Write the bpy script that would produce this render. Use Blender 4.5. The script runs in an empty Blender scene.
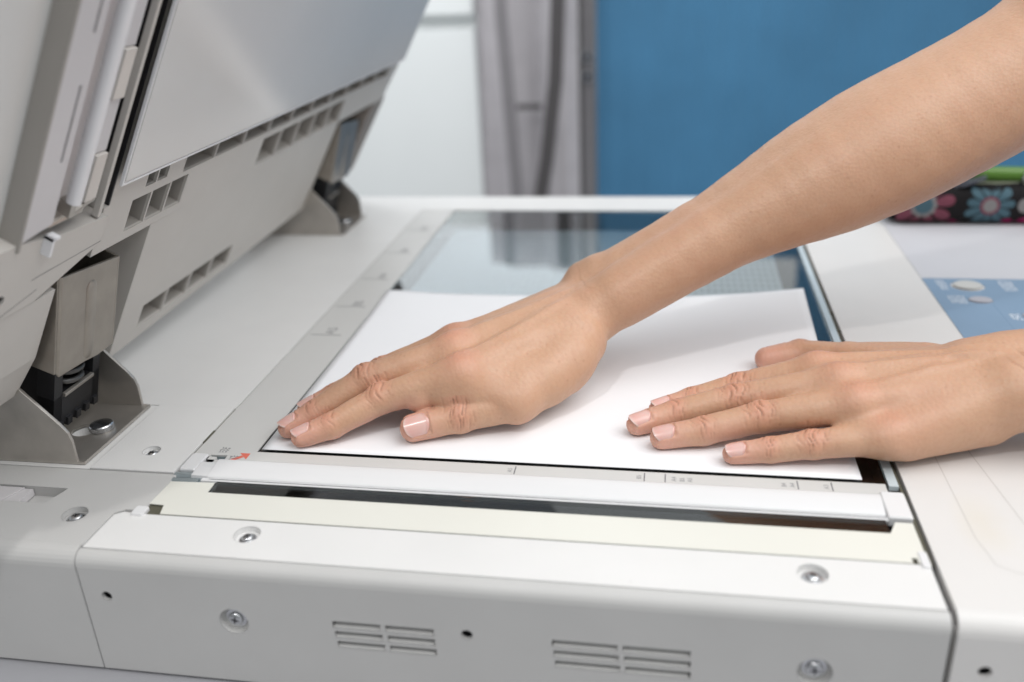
import bpy, bmesh, math, random
import numpy as np
from mathutils import Vector, Matrix
from mathutils.geometry import tessellate_polygon

random.seed(7); rs = np.random.RandomState(11)
SC = bpy.context.scene
COL = SC.collection
MM = 0.001                                                  # the whole scene is written in millimetres

# ---------------------------------------------------------------- camera
cam_d = bpy.data.cameras.new('camera'); cam_d.sensor_width = 36.0; cam_d.lens = 36.0*901/1024
cam_d.clip_start = 0.01; cam_d.clip_end = 50
cam_d.dof.use_dof = True; cam_d.dof.focus_distance = 0.440; cam_d.dof.aperture_fstop = 4.6
cam = bpy.data.objects.new('camera', cam_d); COL.objects.link(cam)
RX = np.array([0.98502, 0.16668, -0.04421]); DN = np.array([0.02721, -0.40342, -0.91461]); FW = np.array([-0.17028, 0.89971, -0.40191])
M = Matrix.Identity(4)
for i in range(3):
    M[i][0] = RX[i]; M[i][1] = -DN[i]; M[i][2] = -FW[i]
M[0][3], M[1][3], M[2][3] = 0.19406, -0.35465, 0.22050
cam.matrix_world = M
SC.camera = cam

# ---------------------------------------------------------------- room light and lamps
SC.view_settings.view_transform = 'Standard'; SC.view_settings.look = 'None'
SC.view_settings.exposure = 0.09; SC.view_settings.gamma = 1.0
w_ = bpy.data.worlds.new('World'); SC.world = w_; w_.use_nodes = True
wn = w_.node_tree; bg = wn.nodes['Background']
# a pale room: brighter overhead and to the right, dimmer behind the camera and below
tcw = wn.nodes.new('ShaderNodeTexCoord'); dt = wn.nodes.new('ShaderNodeVectorMath'); dt.operation = 'DOT_PRODUCT'
dt.inputs[1].default_value = (0.30, 0.38, 0.87); wn.links.new(tcw.outputs['Generated'], dt.inputs[0])
mr = wn.nodes.new('ShaderNodeMapRange'); mr.inputs['From Min'].default_value = -0.5; mr.inputs['From Max'].default_value = 0.9
mr.inputs['To Min'].default_value = 0.22; mr.inputs['To Max'].default_value = 0.92; wn.links.new(dt.outputs['Value'], mr.inputs['Value'])
bg.inputs[0].default_value = (0.95, 0.98, 1.0, 1); wn.links.new(mr.outputs['Result'], bg.inputs[1])
def area(name, loc, target, size, power, color, size_y=None):
    l = bpy.data.lights.new(name, 'AREA'); l.energy = power; l.color = color; l.size = size
    if size_y: l.shape = 'RECTANGLE'; l.size_y = size_y
    o = bpy.data.objects.new(name, l); COL.objects.link(o)
    o.location = loc
    o.rotation_euler = (Vector(target)-Vector(loc)).to_track_quat('-Z', 'Y').to_euler()
    return o
area('ceiling_softbox', (1.10, -0.22, 1.65), (0.05, 0.12, 0), 1.5, 23.0, (1.0, 0.992, 0.985))
area('key_flash', (-0.12, -0.95, 1.42), (0.20, 0.12, 0.0), 0.06, 5.5, (1.0, 0.98, 0.96))
area('background_fill', (-0.50, 1.05, 0.75), (-0.25, 1.5, -0.05), 0.4, 5.0, (0.96, 0.98, 1.0))  # fill lamp added to brighten the cabinet and partition behind

# ---------------------------------------------------------------- materials
def mat(name, rgb, rough=0.5, spec=0.5, metal=0.0, vary=0.03, vscale=25.0, bump=0.0, bscale=900.0, bevel=0.0, sss=0.0, coat=0.0, specks=0.0):
    m = bpy.data.materials.new(name); m.use_nodes = True
    nt = m.node_tree; b = nt.nodes['Principled BSDF']
    b.inputs['Roughness'].default_value = rough; b.inputs['Metallic'].default_value = metal
    b.inputs['Specular IOR Level'].default_value = spec
    if coat: b.inputs['Coat Weight'].default_value = coat; b.inputs['Coat Roughness'].default_value = 0.08
    tc = nt.nodes.new('ShaderNodeTexCoord')
    n = nt.nodes.new('ShaderNodeTexNoise'); n.inputs['Scale'].default_value = vscale; n.inputs['Detail'].default_value = 5
    nt.links.new(tc.outputs['Object'], n.inputs['Vector'])
    r = nt.nodes.new('ShaderNodeValToRGB')
    r.color_ramp.elements[0].position = 0.3; r.color_ramp.elements[1].position = 0.7
    r.color_ramp.elements[0].color = tuple(c*(1-vary) for c in rgb)+(1,)
    r.color_ramp.elements[1].color = tuple(min(1, c*(1+vary)) for c in rgb)+(1,)
    nt.links.new(n.outputs['Fac'], r.inputs['Fac']); nt.links.new(r.outputs['Color'], b.inputs['Base Color'])
    if specks:                                              # sparse dust and tiny scuffs
        vo = nt.nodes.new('ShaderNodeTexVoronoi'); vo.inputs['Scale'].default_value = 95
        wv = nt.nodes.new('ShaderNodeTexNoise'); wv.inputs['Scale'].default_value = 700; wv.inputs['Detail'].default_value = 2
        ma = nt.nodes.new('ShaderNodeMath'); ma.operation = 'MULTIPLY_ADD'; ma.inputs[1].default_value = 0.09
        lt = nt.nodes.new('ShaderNodeMath'); lt.operation = 'LESS_THAN'; lt.inputs[1].default_value = 0.075
        sc = nt.nodes.new('ShaderNodeSeparateColor'); g2 = nt.nodes.new('ShaderNodeMath'); g2.operation = 'GREATER_THAN'; g2.inputs[1].default_value = 0.72
        mu = nt.nodes.new('ShaderNodeMath'); mu.operation = 'MULTIPLY'; mu2 = nt.nodes.new('ShaderNodeMath'); mu2.operation = 'MULTIPLY'; mu2.inputs[1].default_value = specks
        mx = nt.nodes.new('ShaderNodeMix'); mx.data_type = 'RGBA'; mx.inputs[7].default_value = (0.20, 0.18, 0.15, 1)
        K = nt.links.new
        K(tc.outputs['Object'], vo.inputs['Vector']); K(tc.outputs['Object'], wv.inputs['Vector']); K(wv.outputs['Fac'], ma.inputs[0]); K(vo.outputs['Distance'], ma.inputs[2])
        K(ma.outputs[0], lt.inputs[0]); K(vo.outputs['Color'], sc.inputs['Color']); K(sc.outputs[0], g2.inputs[0]); K(lt.outputs[0], mu.inputs[0]); K(g2.outputs[0], mu.inputs[1])
        K(mu.outputs[0], mu2.inputs[0]); K(mu2.outputs[0], mx.inputs[0]); K(r.outputs['Color'], mx.inputs[6]); K(mx.outputs[2], b.inputs['Base Color'])
    nrm_out = None
    if bevel:
        bv = nt.nodes.new('ShaderNodeBevel'); bv.samples = 4; bv.inputs['Radius'].default_value = bevel*MM
        nrm_out = bv.outputs['Normal']
    if bump:
        n2 = nt.nodes.new('ShaderNodeTexNoise'); n2.inputs['Scale'].default_value = bscale; n2.inputs['Detail'].default_value = 3
        nt.links.new(tc.outputs['Object'], n2.inputs['Vector'])
        bp = nt.nodes.new('ShaderNodeBump'); bp.inputs['Strength'].default_value = bump; bp.inputs['Distance'].default_value = 0.0003
        nt.links.new(n2.outputs['Fac'], bp.inputs['Height'])
        if nrm_out: nt.links.new(nrm_out, bp.inputs['Normal'])
        nrm_out = bp.outputs['Normal']
    if nrm_out: nt.links.new(nrm_out, b.inputs['Normal'])
    # a little uneven gloss, as handled plastic has
    rr = nt.nodes.new('ShaderNodeMapRange'); rr.inputs['To Min'].default_value = max(0.02, rough*0.85); rr.inputs['To Max'].default_value = min(1, rough*1.15)
    n3 = nt.nodes.new('ShaderNodeTexNoise'); n3.inputs['Scale'].default_value = vscale*2.3; n3.inputs['Detail'].default_value = 4
    nt.links.new(tc.outputs['Object'], n3.inputs['Vector']); nt.links.new(n3.outputs['Fac'], rr.inputs['Value'])
    nt.links.new(rr.outputs['Result'], b.inputs['Roughness'])
    return m
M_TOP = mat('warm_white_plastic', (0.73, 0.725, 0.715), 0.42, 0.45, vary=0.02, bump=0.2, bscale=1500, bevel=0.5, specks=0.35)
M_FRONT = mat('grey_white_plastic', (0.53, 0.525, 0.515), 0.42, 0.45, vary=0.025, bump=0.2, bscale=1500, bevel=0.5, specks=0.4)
M_SIDE = mat('side_cover_plastic', (0.68, 0.665, 0.65), 0.42, 0.45, vary=0.025, vscale=12, bump=0.2, bscale=1500, bevel=0.5, specks=0.3)
def stain(m, ctr, rad, col, amt):
    """an old yellowed patch in the plastic round a point (object space, metres)"""
    nt = m.node_tree; b = nt.nodes['Principled BSDF']; src = b.inputs['Base Color'].links[0].from_socket; K = nt.links.new
    tc = nt.nodes.new('ShaderNodeTexCoord'); mp = nt.nodes.new('ShaderNodeMapping'); mp.vector_type = 'TEXTURE'
    mp.inputs['Location'].default_value = ctr; mp.inputs['Scale'].default_value = rad; K(tc.outputs['Object'], mp.inputs['Vector'])
    ln = nt.nodes.new('ShaderNodeVectorMath'); ln.operation = 'LENGTH'; K(mp.outputs[0], ln.inputs[0])
    n = nt.nodes.new('ShaderNodeTexNoise'); n.inputs['Scale'].default_value = 90; K(tc.outputs['Object'], n.inputs['Vector'])
    a = nt.nodes.new('ShaderNodeMath'); a.operation = 'MULTIPLY_ADD'; a.inputs[1].default_value = 0.9; K(n.outputs['Fac'], a.inputs[0]); K(ln.outputs['Value'], a.inputs[2])
    r = nt.nodes.new('ShaderNodeMapRange'); r.inputs['From Min'].default_value = 0.5; r.inputs['From Max'].default_value = 1.4; r.inputs['To Min'].default_value = amt; r.inputs['To Max'].default_value = 0; K(a.outputs[0], r.inputs['Value'])
    x = nt.nodes.new('ShaderNodeMix'); x.data_type = 'RGBA'; K(r.outputs['Result'], x.inputs[0]); K(src, x.inputs[6]); x.inputs[7].default_value = col+(1,); K(x.outputs[2], b.inputs['Base Color'])
stain(M_SIDE, (0.200, -0.178, 0.062), (0.012, 0.03, 0.05), (0.66, 0.61, 0.51), 0.4)
M_LID = mat('lid_plastic', (0.55, 0.525, 0.495), 0.5, 0.4, vary=0.02, bump=0.12, bscale=1200, bevel=0.5)
M_LIDSHADE = mat('lid_shade_plastic', (0.36, 0.34, 0.315), 0.55, 0.35, vary=0.03, bevel=0.4)  # lid plastic darkened to hold the shade of recesses and the step
M_LIDOUT = mat('lid_cover_plastic', (0.66, 0.66, 0.65), 0.45, 0.4, vary=0.01, bevel=2.0)
M_LAV = mat('feed_guide_plastic', (0.60, 0.58, 0.59), 0.38, 0.5, vary=0.015, bevel=0.4)
M_PAD = mat('platen_pad_sheet', (0.68, 0.67, 0.66), 0.17, 0.6, vary=0.025, vscale=9, bevel=0.6)
M_ROLL = mat('white_roller_plastic', (0.78, 0.78, 0.80), 0.35, 0.5, vary=0.02)
M_FOAM = mat('beige_foam', (0.64, 0.605, 0.57), 0.8, 0.2, vary=0.06, bump=0.4, bevel=0.4)
M_CREAM = mat('cream_film', (0.73, 0.725, 0.665), 0.35, 0.5, vary=0.02, vscale=14, specks=0.5)
M_RAMP = mat('white_ramp_plastic', (0.73, 0.73, 0.735), 0.3, 0.5, vary=0.01, bevel=0.3, specks=0.35)
M_RULER = mat('ruler_plastic', (0.60, 0.595, 0.58), 0.4, 0.45, vary=0.015, bump=0.1, bscale=1500, bevel=0.3)
M_BLACK = mat('black_plastic', (0.018, 0.018, 0.02), 0.45, 0.4, vary=0.2, bevel=0.4)
M_DARK = mat('dark_well', (0.02, 0.02, 0.022), 0.7, 0.2, vary=0.2)
M_OLIVE = mat('olive_gasket', (0.10, 0.095, 0.07), 0.7, 0.2, vary=0.2)
M_MARK = mat('grey_print', (0.16, 0.16, 0.17), 0.6, 0.2, vary=0.25, vscale=400)
M_MARKL = mat('pale_grey_print', (0.27, 0.27, 0.28), 0.6, 0.2, vary=0.25, vscale=400)
M_RED = mat('red_print', (0.72, 0.17, 0.12), 0.5, 0.3)
M_STEEL = mat('brushed_steel', (0.46, 0.43, 0.395), 0.30, 0.5, metal=0.7, vary=0.12, vscale=60, bump=0.0, bscale=700, bevel=0.5)
M_BRONZE = mat('plated_steel_cover', (0.32, 0.29, 0.255), 0.32, 0.5, metal=0.7, vary=0.10, vscale=70, bump=0.0, bscale=900, bevel=0.6)
M_CHROME = mat('zinc_screw', (0.62, 0.63, 0.65), 0.22, 0.5, metal=1.0, vary=0.08, vscale=300, bevel=0.25)
M_GREYBLUE = mat('galvanised_rail', (0.36, 0.41, 0.43), 0.35, 0.5, metal=0.5, vary=0.05)
M_PAPER = mat('white_paper', (0.86, 0.865, 0.885), 0.75, 0.25, vary=0.006, bump=0.08, bscale=2500)
M_PANEL = mat('blue_control_panel', (0.22, 0.315, 0.435), 0.38, 0.5, vary=0.03, bump=0.1, bscale=1500)
M_BUTTON = mat('grey_button', (0.54, 0.54, 0.52), 0.45, 0.4, bevel=0.4)
M_BUTTON2 = mat('mauve_button', (0.42, 0.42, 0.46), 0.5, 0.4, bevel=0.4)
M_WHITEPRINT = mat('white_print', (0.75, 0.79, 0.84), 0.5, 0.3)
M_LAVTOP = mat('lavender_plastic', (0.55, 0.55, 0.58), 0.45, 0.4, vary=0.012, bump=0.1, bscale=1500, bevel=0.5)
M_LOWER = mat('lower_cabinet_plastic', (0.34, 0.34, 0.36), 0.5, 0.4, vary=0.012, bevel=1.0)
M_STAIN = mat('yellowed_plastic', (0.70, 0.655, 0.58), 0.42, 0.45, vary=0.03, vscale=40)

def glass_mat(name, tint, rough=0.0):
    m = bpy.data.materials.new(name); m.use_nodes = True
    b = m.node_tree.nodes['Principled BSDF']
    b.inputs['Base Color'].default_value = tint+(1,); b.inputs['Transmission Weight'].default_value = 1.0
    b.inputs['Roughness'].default_value = rough; b.inputs['IOR'].default_value = 1.52
    tc = m.node_tree.nodes.new('ShaderNodeTexCoord'); n = m.node_tree.nodes.new('ShaderNodeTexNoise'); n.inputs['Scale'].default_value = 30
    r = m.node_tree.nodes.new('ShaderNodeMapRange'); r.inputs['To Min'].default_value = rough; r.inputs['To Max'].default_value = rough+0.004
    m.node_tree.links.new(tc.outputs['Object'], n.inputs['Vector']); m.node_tree.links.new(n.outputs['Fac'], r.inputs['Value'])
    m.node_tree.links.new(r.outputs['Result'], b.inputs['Roughness'])
    return m
M_GLASS = glass_mat('platen_glass', (0.86, 0.93, 0.94))

# ---------------------------------------------------------------- object helpers
def tag(o, label=None, cat=None, group=None, kind=None):
    if label: o['label'] = label
    if cat: o['category'] = cat
    if group: o['group'] = group
    if kind: o['kind'] = kind
    return o
def thing(name, loc, label, cat, group=None):
    o = bpy.data.objects.new(name, None); COL.objects.link(o); o.empty_display_size = 0.02
    o.location = Vector(loc)*MM
    return tag(o, label, cat, group)
def world_loc(o):
    v = Vector((0, 0, 0))
    while o is not None:
        v += o.location; o = o.parent
    return v
def mesh(name, V, F, m, parent=None, smooth=False, loc=None, mats=None, midx=None, sharp=None):
    """V in millimetres in world axes; the object's origin is at loc (mm, world) or its parent's"""
    me = bpy.data.meshes.new(name)
    org = Vector(loc)*MM if loc is not None else (world_loc(parent) if parent else Vector((0, 0, 0)))
    Vn = np.asarray(V, float)*MM-np.array(org)
    me.from_pydata(Vn.tolist(), [], [tuple(int(i) for i in f) for f in F])
    for x in (mats or [m]): me.materials.append(x)
    if midx is not None: me.polygons.foreach_set('material_index', np.asarray(midx, dtype=np.int32))
    if smooth: me.polygons.foreach_set('use_smooth', [True]*len(me.polygons))
    me.update()
    bm = bmesh.new(); bm.from_mesh(me); bmesh.ops.recalc_face_normals(bm, faces=bm.faces); bm.to_mesh(me); bm.free()
    if smooth and sharp: me.set_sharp_from_angle(angle=math.radians(sharp))
    o = bpy.data.objects.new(name, me); COL.objects.link(o)
    if parent is not None:
        o.parent = parent; o.location = org-world_loc(parent)
    else:
        o.location = org
    return o
class MB:
    """collects shapes into one mesh"""
    def __init__(s, fr=None): s.V = []; s.F = []; s.I = []; s.fr = fr or (lambda a, b, c: (a, b, c))
    def add(s, V, F, i=0):
        n = len(s.V); s.V += [s.fr(*v) for v in V]; s.F += [tuple(k+n for k in f) for f in F]; s.I += [i]*len(F)
    def box(s, x0, x1, y0, y1, z0, z1, i=0):
        V = [(x, y, z) for x in (x0, x1) for y in (y0, y1) for z in (z0, z1)]
        s.add(V, [(0, 1, 3, 2), (4, 6, 7, 5), (0, 4, 5, 1), (2, 3, 7, 6), (0, 2, 6, 4), (1, 5, 7, 3)], i)
    def prism(s, poly, c0, c1, i=0):
        """polygon in the first two axes, from c0 to c1 along the third"""
        n = len(poly)
        V = [(a, b, c0) for a, b in poly]+[(a, b, c1) for a, b in poly]
        s.add(V, [tuple(range(n)), tuple(range(n, 2*n))]+[(k, (k+1) % n, n+(k+1) % n, n+k) for k in range(n)], i)
    def plate(s, outer, holes, c_top, thick, i=0, wall_i=None):
        """sheet with holes; holes: (polygon, depth, bottom index or None)"""
        wi = i if wall_i is None else wall_i
        loops = [outer]+[h[0] for h in holes]
        flat = [p for l in loops for p in l]
        tris = tessellate_polygon([[Vector((a, b, 0)) for a, b in l] for l in loops])
        s.add([(a, b, c_top) for a, b in flat], [tuple(t) for t in tris], i)
        def wall(l, d, k):
            n = len(l)
            s.add([(a, b, c_top) for a, b in l]+[(a, b, c_top-d) for a, b in l], [(q, (q+1) % n, n+(q+1) % n, n+q) for q in range(n)], k)
        wall(outer, thick, i)
        for poly, d, bi in holes:
            d = math.copysign(d, thick)
            if bi:                                          # a hole: pale lip, then walls and floor coloured dark for its inner shade
                lip = math.copysign(min(abs(d)*0.35, 1.5), thick)
                wall(poly, lip, wi)
                n = len(poly)
                s.add([(a, b, c_top-lip) for a, b in poly]+[(a, b, c_top-d) for a, b in poly], [(q, (q+1) % n, n+(q+1) % n, n+q) for q in range(n)], bi)
            else:
                wall(poly, d, wi)
            if bi is not None: s.add([(a, b, c_top-d) for a, b in poly], [tuple(range(len(poly)))], bi)
    def sweep_x(s, prof, x0, x1, i=0, caps=True):
        """open profile of (y, z) swept along x"""
        n = len(prof)
        V = [(x0, y, z) for y, z in prof]+[(x1, y, z) for y, z in prof]
        F = [(k, k+1, n+k+1, n+k) for k in range(n-1)]
        if caps: F += [tuple(range(n)), tuple(range(n, 2*n))]
        s.add(V, F, i)
    def rev(s, prof, ctr, axis=2, n=32, i=0):
        """lathe of (radius, height) about an axis through ctr"""
        V = []; F = []
        for r, h in prof:
            for k in range(n):
                a = 2*math.pi*k/n; p = [0, 0, 0]
                p[(axis+1) % 3] = r*math.cos(a); p[(axis+2) % 3] = r*math.sin(a); p[axis] = h
                V.append(tuple(ctr[q]+p[q] for q in range(3)))
        for j in range(len(prof)-1):
            F += [(j*n+k, j*n+(k+1) % n, (j+1)*n+(k+1) % n, (j+1)*n+k) for k in range(n)]
        if prof[0][0] > 0: F.append(tuple(range(n)))
        if prof[-1][0] > 0: F.append(tuple(range((len(prof)-1)*n, len(prof)*n)))
        s.add(V, F, i)
    def tube(s, pts, r, n=12, i=0):
        pts = [Vector(p) for p in pts]; V = []; F = []
        for k, p in enumerate(pts):
            d = (pts[min(k+1, len(pts)-1)]-pts[max(k-1, 0)]).normalized()
            a = d.orthogonal().normalized() if k == 0 else (pa-d*pa.dot(d)).normalized()
            pa = a; b = d.cross(a)
            rr = r[k] if isinstance(r, (list, tuple)) else r
            for q in range(n):
                t = 2*math.pi*q/n; V.append(tuple(p+a*(math.cos(t)*rr)+b*(math.sin(t)*rr)))
        for k in range(len(pts)-1):
            F += [(k*n+q, k*n+(q+1) % n, (k+1)*n+(q+1) % n, (k+1)*n+q) for q in range(n)]
        F += [tuple(range(n)), tuple(range((len(pts)-1)*n, len(pts)*n))]
        s.add(V, F, i)
    def build(s, name, m, parent=None, smooth=False, loc=None, mats=None, sharp=None):
        return mesh(name, s.V, s.F, m, parent, smooth, loc, mats, s.I if mats else None, sharp)
def ring(cx, cy, r, n=28, ry=None):
    return [(cx+r*math.cos(2*math.pi*k/n), cy+(ry or r)*math.sin(2*math.pi*k/n)) for k in range(n)]
def rect(x0, x1, y0, y1): return [(x0, y0), (x1, y0), (x1, y1), (x0, y1)]
def rrect(x0, x1, y0, y1, r, n=5):
    P = []
    for cx, cy, a0 in ((x1-r, y1-r, 0), (x0+r, y1-r, 90), (x0+r, y0+r, 180), (x1-r, y0+r, 270)):
        for k in range(n+1):
            a = math.radians(a0+90*k/n); P.append((cx+r*math.cos(a), cy+r*math.sin(a)))
    return P
def copy_tree(o, parent=None, shift=None):
    c = o.copy(); COL.objects.link(c); c.parent = parent
    if shift is not None: c.location = c.location+Vector(shift)*MM
    for ch in [x for x in bpy.data.objects if x.parent == o]: copy_tree(ch, c)
    return c

# ================================================================ the photocopier
copier = thing('photocopier', (120, 150, -62), 'pale grey photocopier with its lid raised, both hands pressing a sheet on its glass', 'photocopier')
XZ = lambda a, b, c: (a, c, b)                              # plates standing in the front plane: (x, z, y)

# rear and left deck
b = MB()
b.plate([(-210, 40.4), (-33, 40.4), (-33, 431), (294.3, 431), (294.3, 478), (-210, 478)], [], 0.0, 20)
b.box(-210, 294.3, 478, 480, -60, -1.5)
b.build('rear_deck', M_TOP, copier)
b = MB(); b.plate(rect(-210, -77.2, -24.9, 39.8), [(ring(-100.5, 7.5, 6.5), 4, 0)], 0.0, 14); b.build('hinge_base_deck', M_TOP, copier)
b = MB()
b.plate([(-76.6, -24.8), (-33.3, -24.8), (-33.3, 39.8), (-76.6, 39.8)], [(ring(-54.7, -7.0, 4.4), 2.2, 0)], 0.7, 12)
b.build('deck_panel', M_TOP, copier)
b = MB()
b.plate([(-210, -25.4), (-31.4, -25.4), (-31.4, -54.6), (-40, -55.0), (-43.6, -58), (-43.6, -81.2), (-210, -81.2)],
        [(ring(-60.8, -60.7, 5.6), 2.6, 0), ([(-112.5, -54.3), (-80, -54.0), (-76.8, -42.0), (-112.5, -41.6)], 5, 0)], 0.0, 8)
prof = [(-81.2, 0)]+[(-81.2-6.8*math.sin(math.radians(t)), -6.8*(1-math.cos(math.radians(t)))) for t in (15, 30, 45, 60, 75, 90)]+[(-88.0, -60), (-80, -60)]
b.sweep_x(prof, -210, -44.3)
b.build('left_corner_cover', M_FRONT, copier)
b = MB()
b.box(-111, -95, -53, -42.2, -4.5, -1.2); b.prism([(-112, -53.8), (-104, -53.8), (-99, -42.5), (-112, -42.5)], -1.1, -0.4)
b.build('slot_latch', M_LAV, copier)

# front cover: top strip with two screws, rounded edge, front face with holes and vents
b = MB()
b.plate([(-43.2, -82.2), (293.8, -82.2), (293.8, -57.1), (-30, -57.1), (-39.5, -56.4), (-43.2, -58.8)],
        [(ring(22.8, -66.5, 5.7), 2.8, 0), (ring(250.1, -66.8, 5.7), 2.8, 0)], -0.2, 8)
b.build('front_top_strip', M_TOP, copier)
fc = MB()
prof = [(-81.0, -1.6), (-82.5, -1.6), (-82.6, -0.4)]+[(-82.6-5.4*math.sin(math.radians(t)), -0.4-5.4*(1-math.cos(math.radians(t)))) for t in (12, 26, 40, 54, 68, 80, 90)]
fc.sweep_x(prof, -43.8, 294.2, caps=False)
fx = MB(XZ)
def vent(x0, x1, z1, split):
    H = []
    for k in range(3):
        zb = z1-k*5.0; sh = k*0.5
        for a, c in ((x0+sh, split-1.0+sh), (split+1.0+sh, x1+sh*0.4)):
            H.append(([(a, zb-3.3), (c, zb-3.3), (c, zb), (a, zb)], 7.5, 1))
    return H
holes = [(ring(-33.1, -20.0, 2.3), 5, 1), (ring(120.1, -24.5, 2.3), 5, 1), (ring(22.3, -27.8, 6.3), 2.8, 0), (ring(250.5, -28.2, 6.3), 2.8, 0)]
holes += vent(65.0, 106.8, -23.2, 86.0)+vent(153.5, 205.6, -23.4, 179.5)
fx.plate([(-43.8, -60), (294.2, -60), (294.2, -5.8), (-43.8, -5.8)], holes, -88.0, -6, 0)
for V, F, I in ((fx.V, fx.F, fx.I),):
    n0 = len(fc.V); fc.V += V; fc.F += [tuple(k+n0 for k in f) for f in F]; fc.I += I
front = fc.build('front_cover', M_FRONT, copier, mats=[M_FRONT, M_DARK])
for x0, x1, z1 in ((65.3, 106.5, -23.2), (153.8, 205.3, -23.4)):
    lv = MB(XZ)
    for k in range(3):
        z = z1-k*5.0
        lv.add([(x0, z-3.25, -88.05), (x1, z-3.25, -88.05), (x1, z-2.0, -84.0), (x0, z-2.0, -84.0), (x1, z-3.25, -84), (x0, z-3.25, -84)],
               [(0, 1, 2, 3), (3, 2, 4, 5), (0, 1, 4, 5), (0, 3, 5), (1, 4, 2)])
    lv.build('vent_louvre', M_FRONT, front)

# side cover (where the operator stands) with the control panel
b = MB()
b.plate([(296.4, -81.2), (660, -81.2), (660, 262.6), (363.2, 262.6), (363.2, 478), (296.4, 478)], [], 0.2, 30)
prof = [(-81.2, 0.2)]+[(-81.2-6.8*math.sin(math.radians(t)), 0.2-6.8*(1-math.cos(math.radians(t)))) for t in (15, 30, 45, 60, 75, 90)]
b.sweep_x(prof, 296.4, 660, caps=False)
bx = MB(XZ); bx.plate([(296.4, -60), (660, -60), (660, -6.6), (296.4, -6.6)], [(ring(307.5, -21.5, 2.4), 5, 1)], -88.0, -6, 0)
n0 = len(b.V); b.V += bx.V; b.F += [tuple(k+n0 for k in f) for f in bx.F]; b.I += bx.I
side = b.build('side_cover', M_SIDE, copier, mats=[M_SIDE, M_DARK])
b = MB()                                                    # flat darker strips painting the shade of faint pressed lines
for (x0, y0), (x1, y1) in (((314.5, 40), (314.8, -38)), ((327.5, 60), (336.5, -30)), ((336.5, -30), (339, -62)), ((314.8, -38), (317.5, -55)), ((317.5, -55), (324, -59)), ((324, -59), (355, -60.5))):
    d = Vector((x1-x0, y1-y0, 0)).normalized(); q = Vector((-d.y, d.x, 0))*0.18
    b.add([(x0+q.x, y0+q.y, 0.24), (x1+q.x, y1+q.y, 0.24), (x1-q.x, y1-q.y, 0.24), (x0-q.x, y0-q.y, 0.24)], [(0, 1, 2, 3)])
b.build('cover_seam', mat('seam_shadow', (0.50, 0.48, 0.46), 0.6), side)
b = MB()
b.plate(rect(363.4, 660, 262.8, 478), [], 0.3, 30); b.build('upper_side_panel', M_LAVTOP, copier)
pn = MB()
pn.plate([(363.3, 60), (640, 60), (640, 261.4), (363.3, 261.4)],
         [(ring(388.6, 247.0, 10.6, 28, 9.4), 1.5, 0), (ring(389.3, 221.0, 7.6, 28, 5.2), 1.5, 0), (ring(413.5, 196.0, 7.6, 28, 6.0), 1.5, 0)], 0.7, 6)
panel = pn.build('control_panel', M_PANEL, copier, mats=[M_PANEL, M_BLACK])
def button(x0, x1, y0, y1, z, m):
    cx, cy = (x0+x1)/2, (y0+y1)/2; b = MB(); P = ring(cx, cy, (x1-x0)/2, 28, (y1-y0)/2)
    Q = [(cx+(a-cx)*0.9, cy+(c-cy)*0.95) for a, c in P]
    n = len(P)
    V = [(a, c, 0.0) for a, c in P]+[(a, c, z) for a, c in P]+[(a, c, z+0.5) for a, c in Q]
    b.add(V, [(k, (k+1) % n, n+(k+1) % n, n+k) for k in range(n)]+[(n+k, n+(k+1) % n, 2*n+(k+1) % n, 2*n+k) for k in range(n)]+[tuple(range(2*n, 3*n))])
    return b.build('button', m, panel)
button(379.6, 397.6, 239.4, 254.6, 1.6, M_BUTTON); button(382.2, 396.4, 216.2, 225.8, 1.2, M_BUTTON2); button(406.4, 420.6, 190.5, 201.5, 1.2, M_BUTTON2)
def glyphs(b, x0, y0, cols, rows, cw, ch, z, rot=0.0, seed=1):
    """tiny strokes: the print here is too small to read"""
    r = random.Random(seed)
    for i in range(cols):
        for j in range(rows):
            cx, cy = x0+i*cw, y0+j*ch
            for k in range(3):
                hor = r.random() < 0.5
                a = r.uniform(-.3, .1)*cw; c = r.uniform(-.3, .1)*ch
                wd, ht = (cw*.65, ch*.2) if hor else (cw*.2, ch*.65)
                P = [(a, c), (a+wd, c), (a+wd, c+ht), (a, c+ht)]
                P = [(cx+p*math.cos(rot)-q*math.sin(rot), cy+p*math.sin(rot)+q*math.cos(rot)) for p, q in P]
                b.add([(p, q, z+0.002*(k+3*(i+j*cols))) for p, q in P], [(0, 1, 2, 3)])
for a in ((371, 241, 3, 5, 2.0, 3.6, 0.75, 0, 3), (371.5, 216, 5, 4, 2.0, 3.4, 0.75, 0, 4), (399.5, 190, 3, 3, 2.0, 3.6, 0.75, 0, 5), (410, 240, 4, 5, 2.2, 3.8, 0.75, 0, 6), (404, 170, 3, 3, 2.0, 3.6, 0.75, 0, 8)):
    b = MB(); glyphs(b, *a); b.build('print', M_WHITEPRINT, panel)
b = MB(); b.box(394.6, 394.9, 60, 214, 0.70, 0.74); b.build('panel_groove', mat('panel_line', (0.16, 0.25, 0.37), 0.5), panel)

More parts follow.
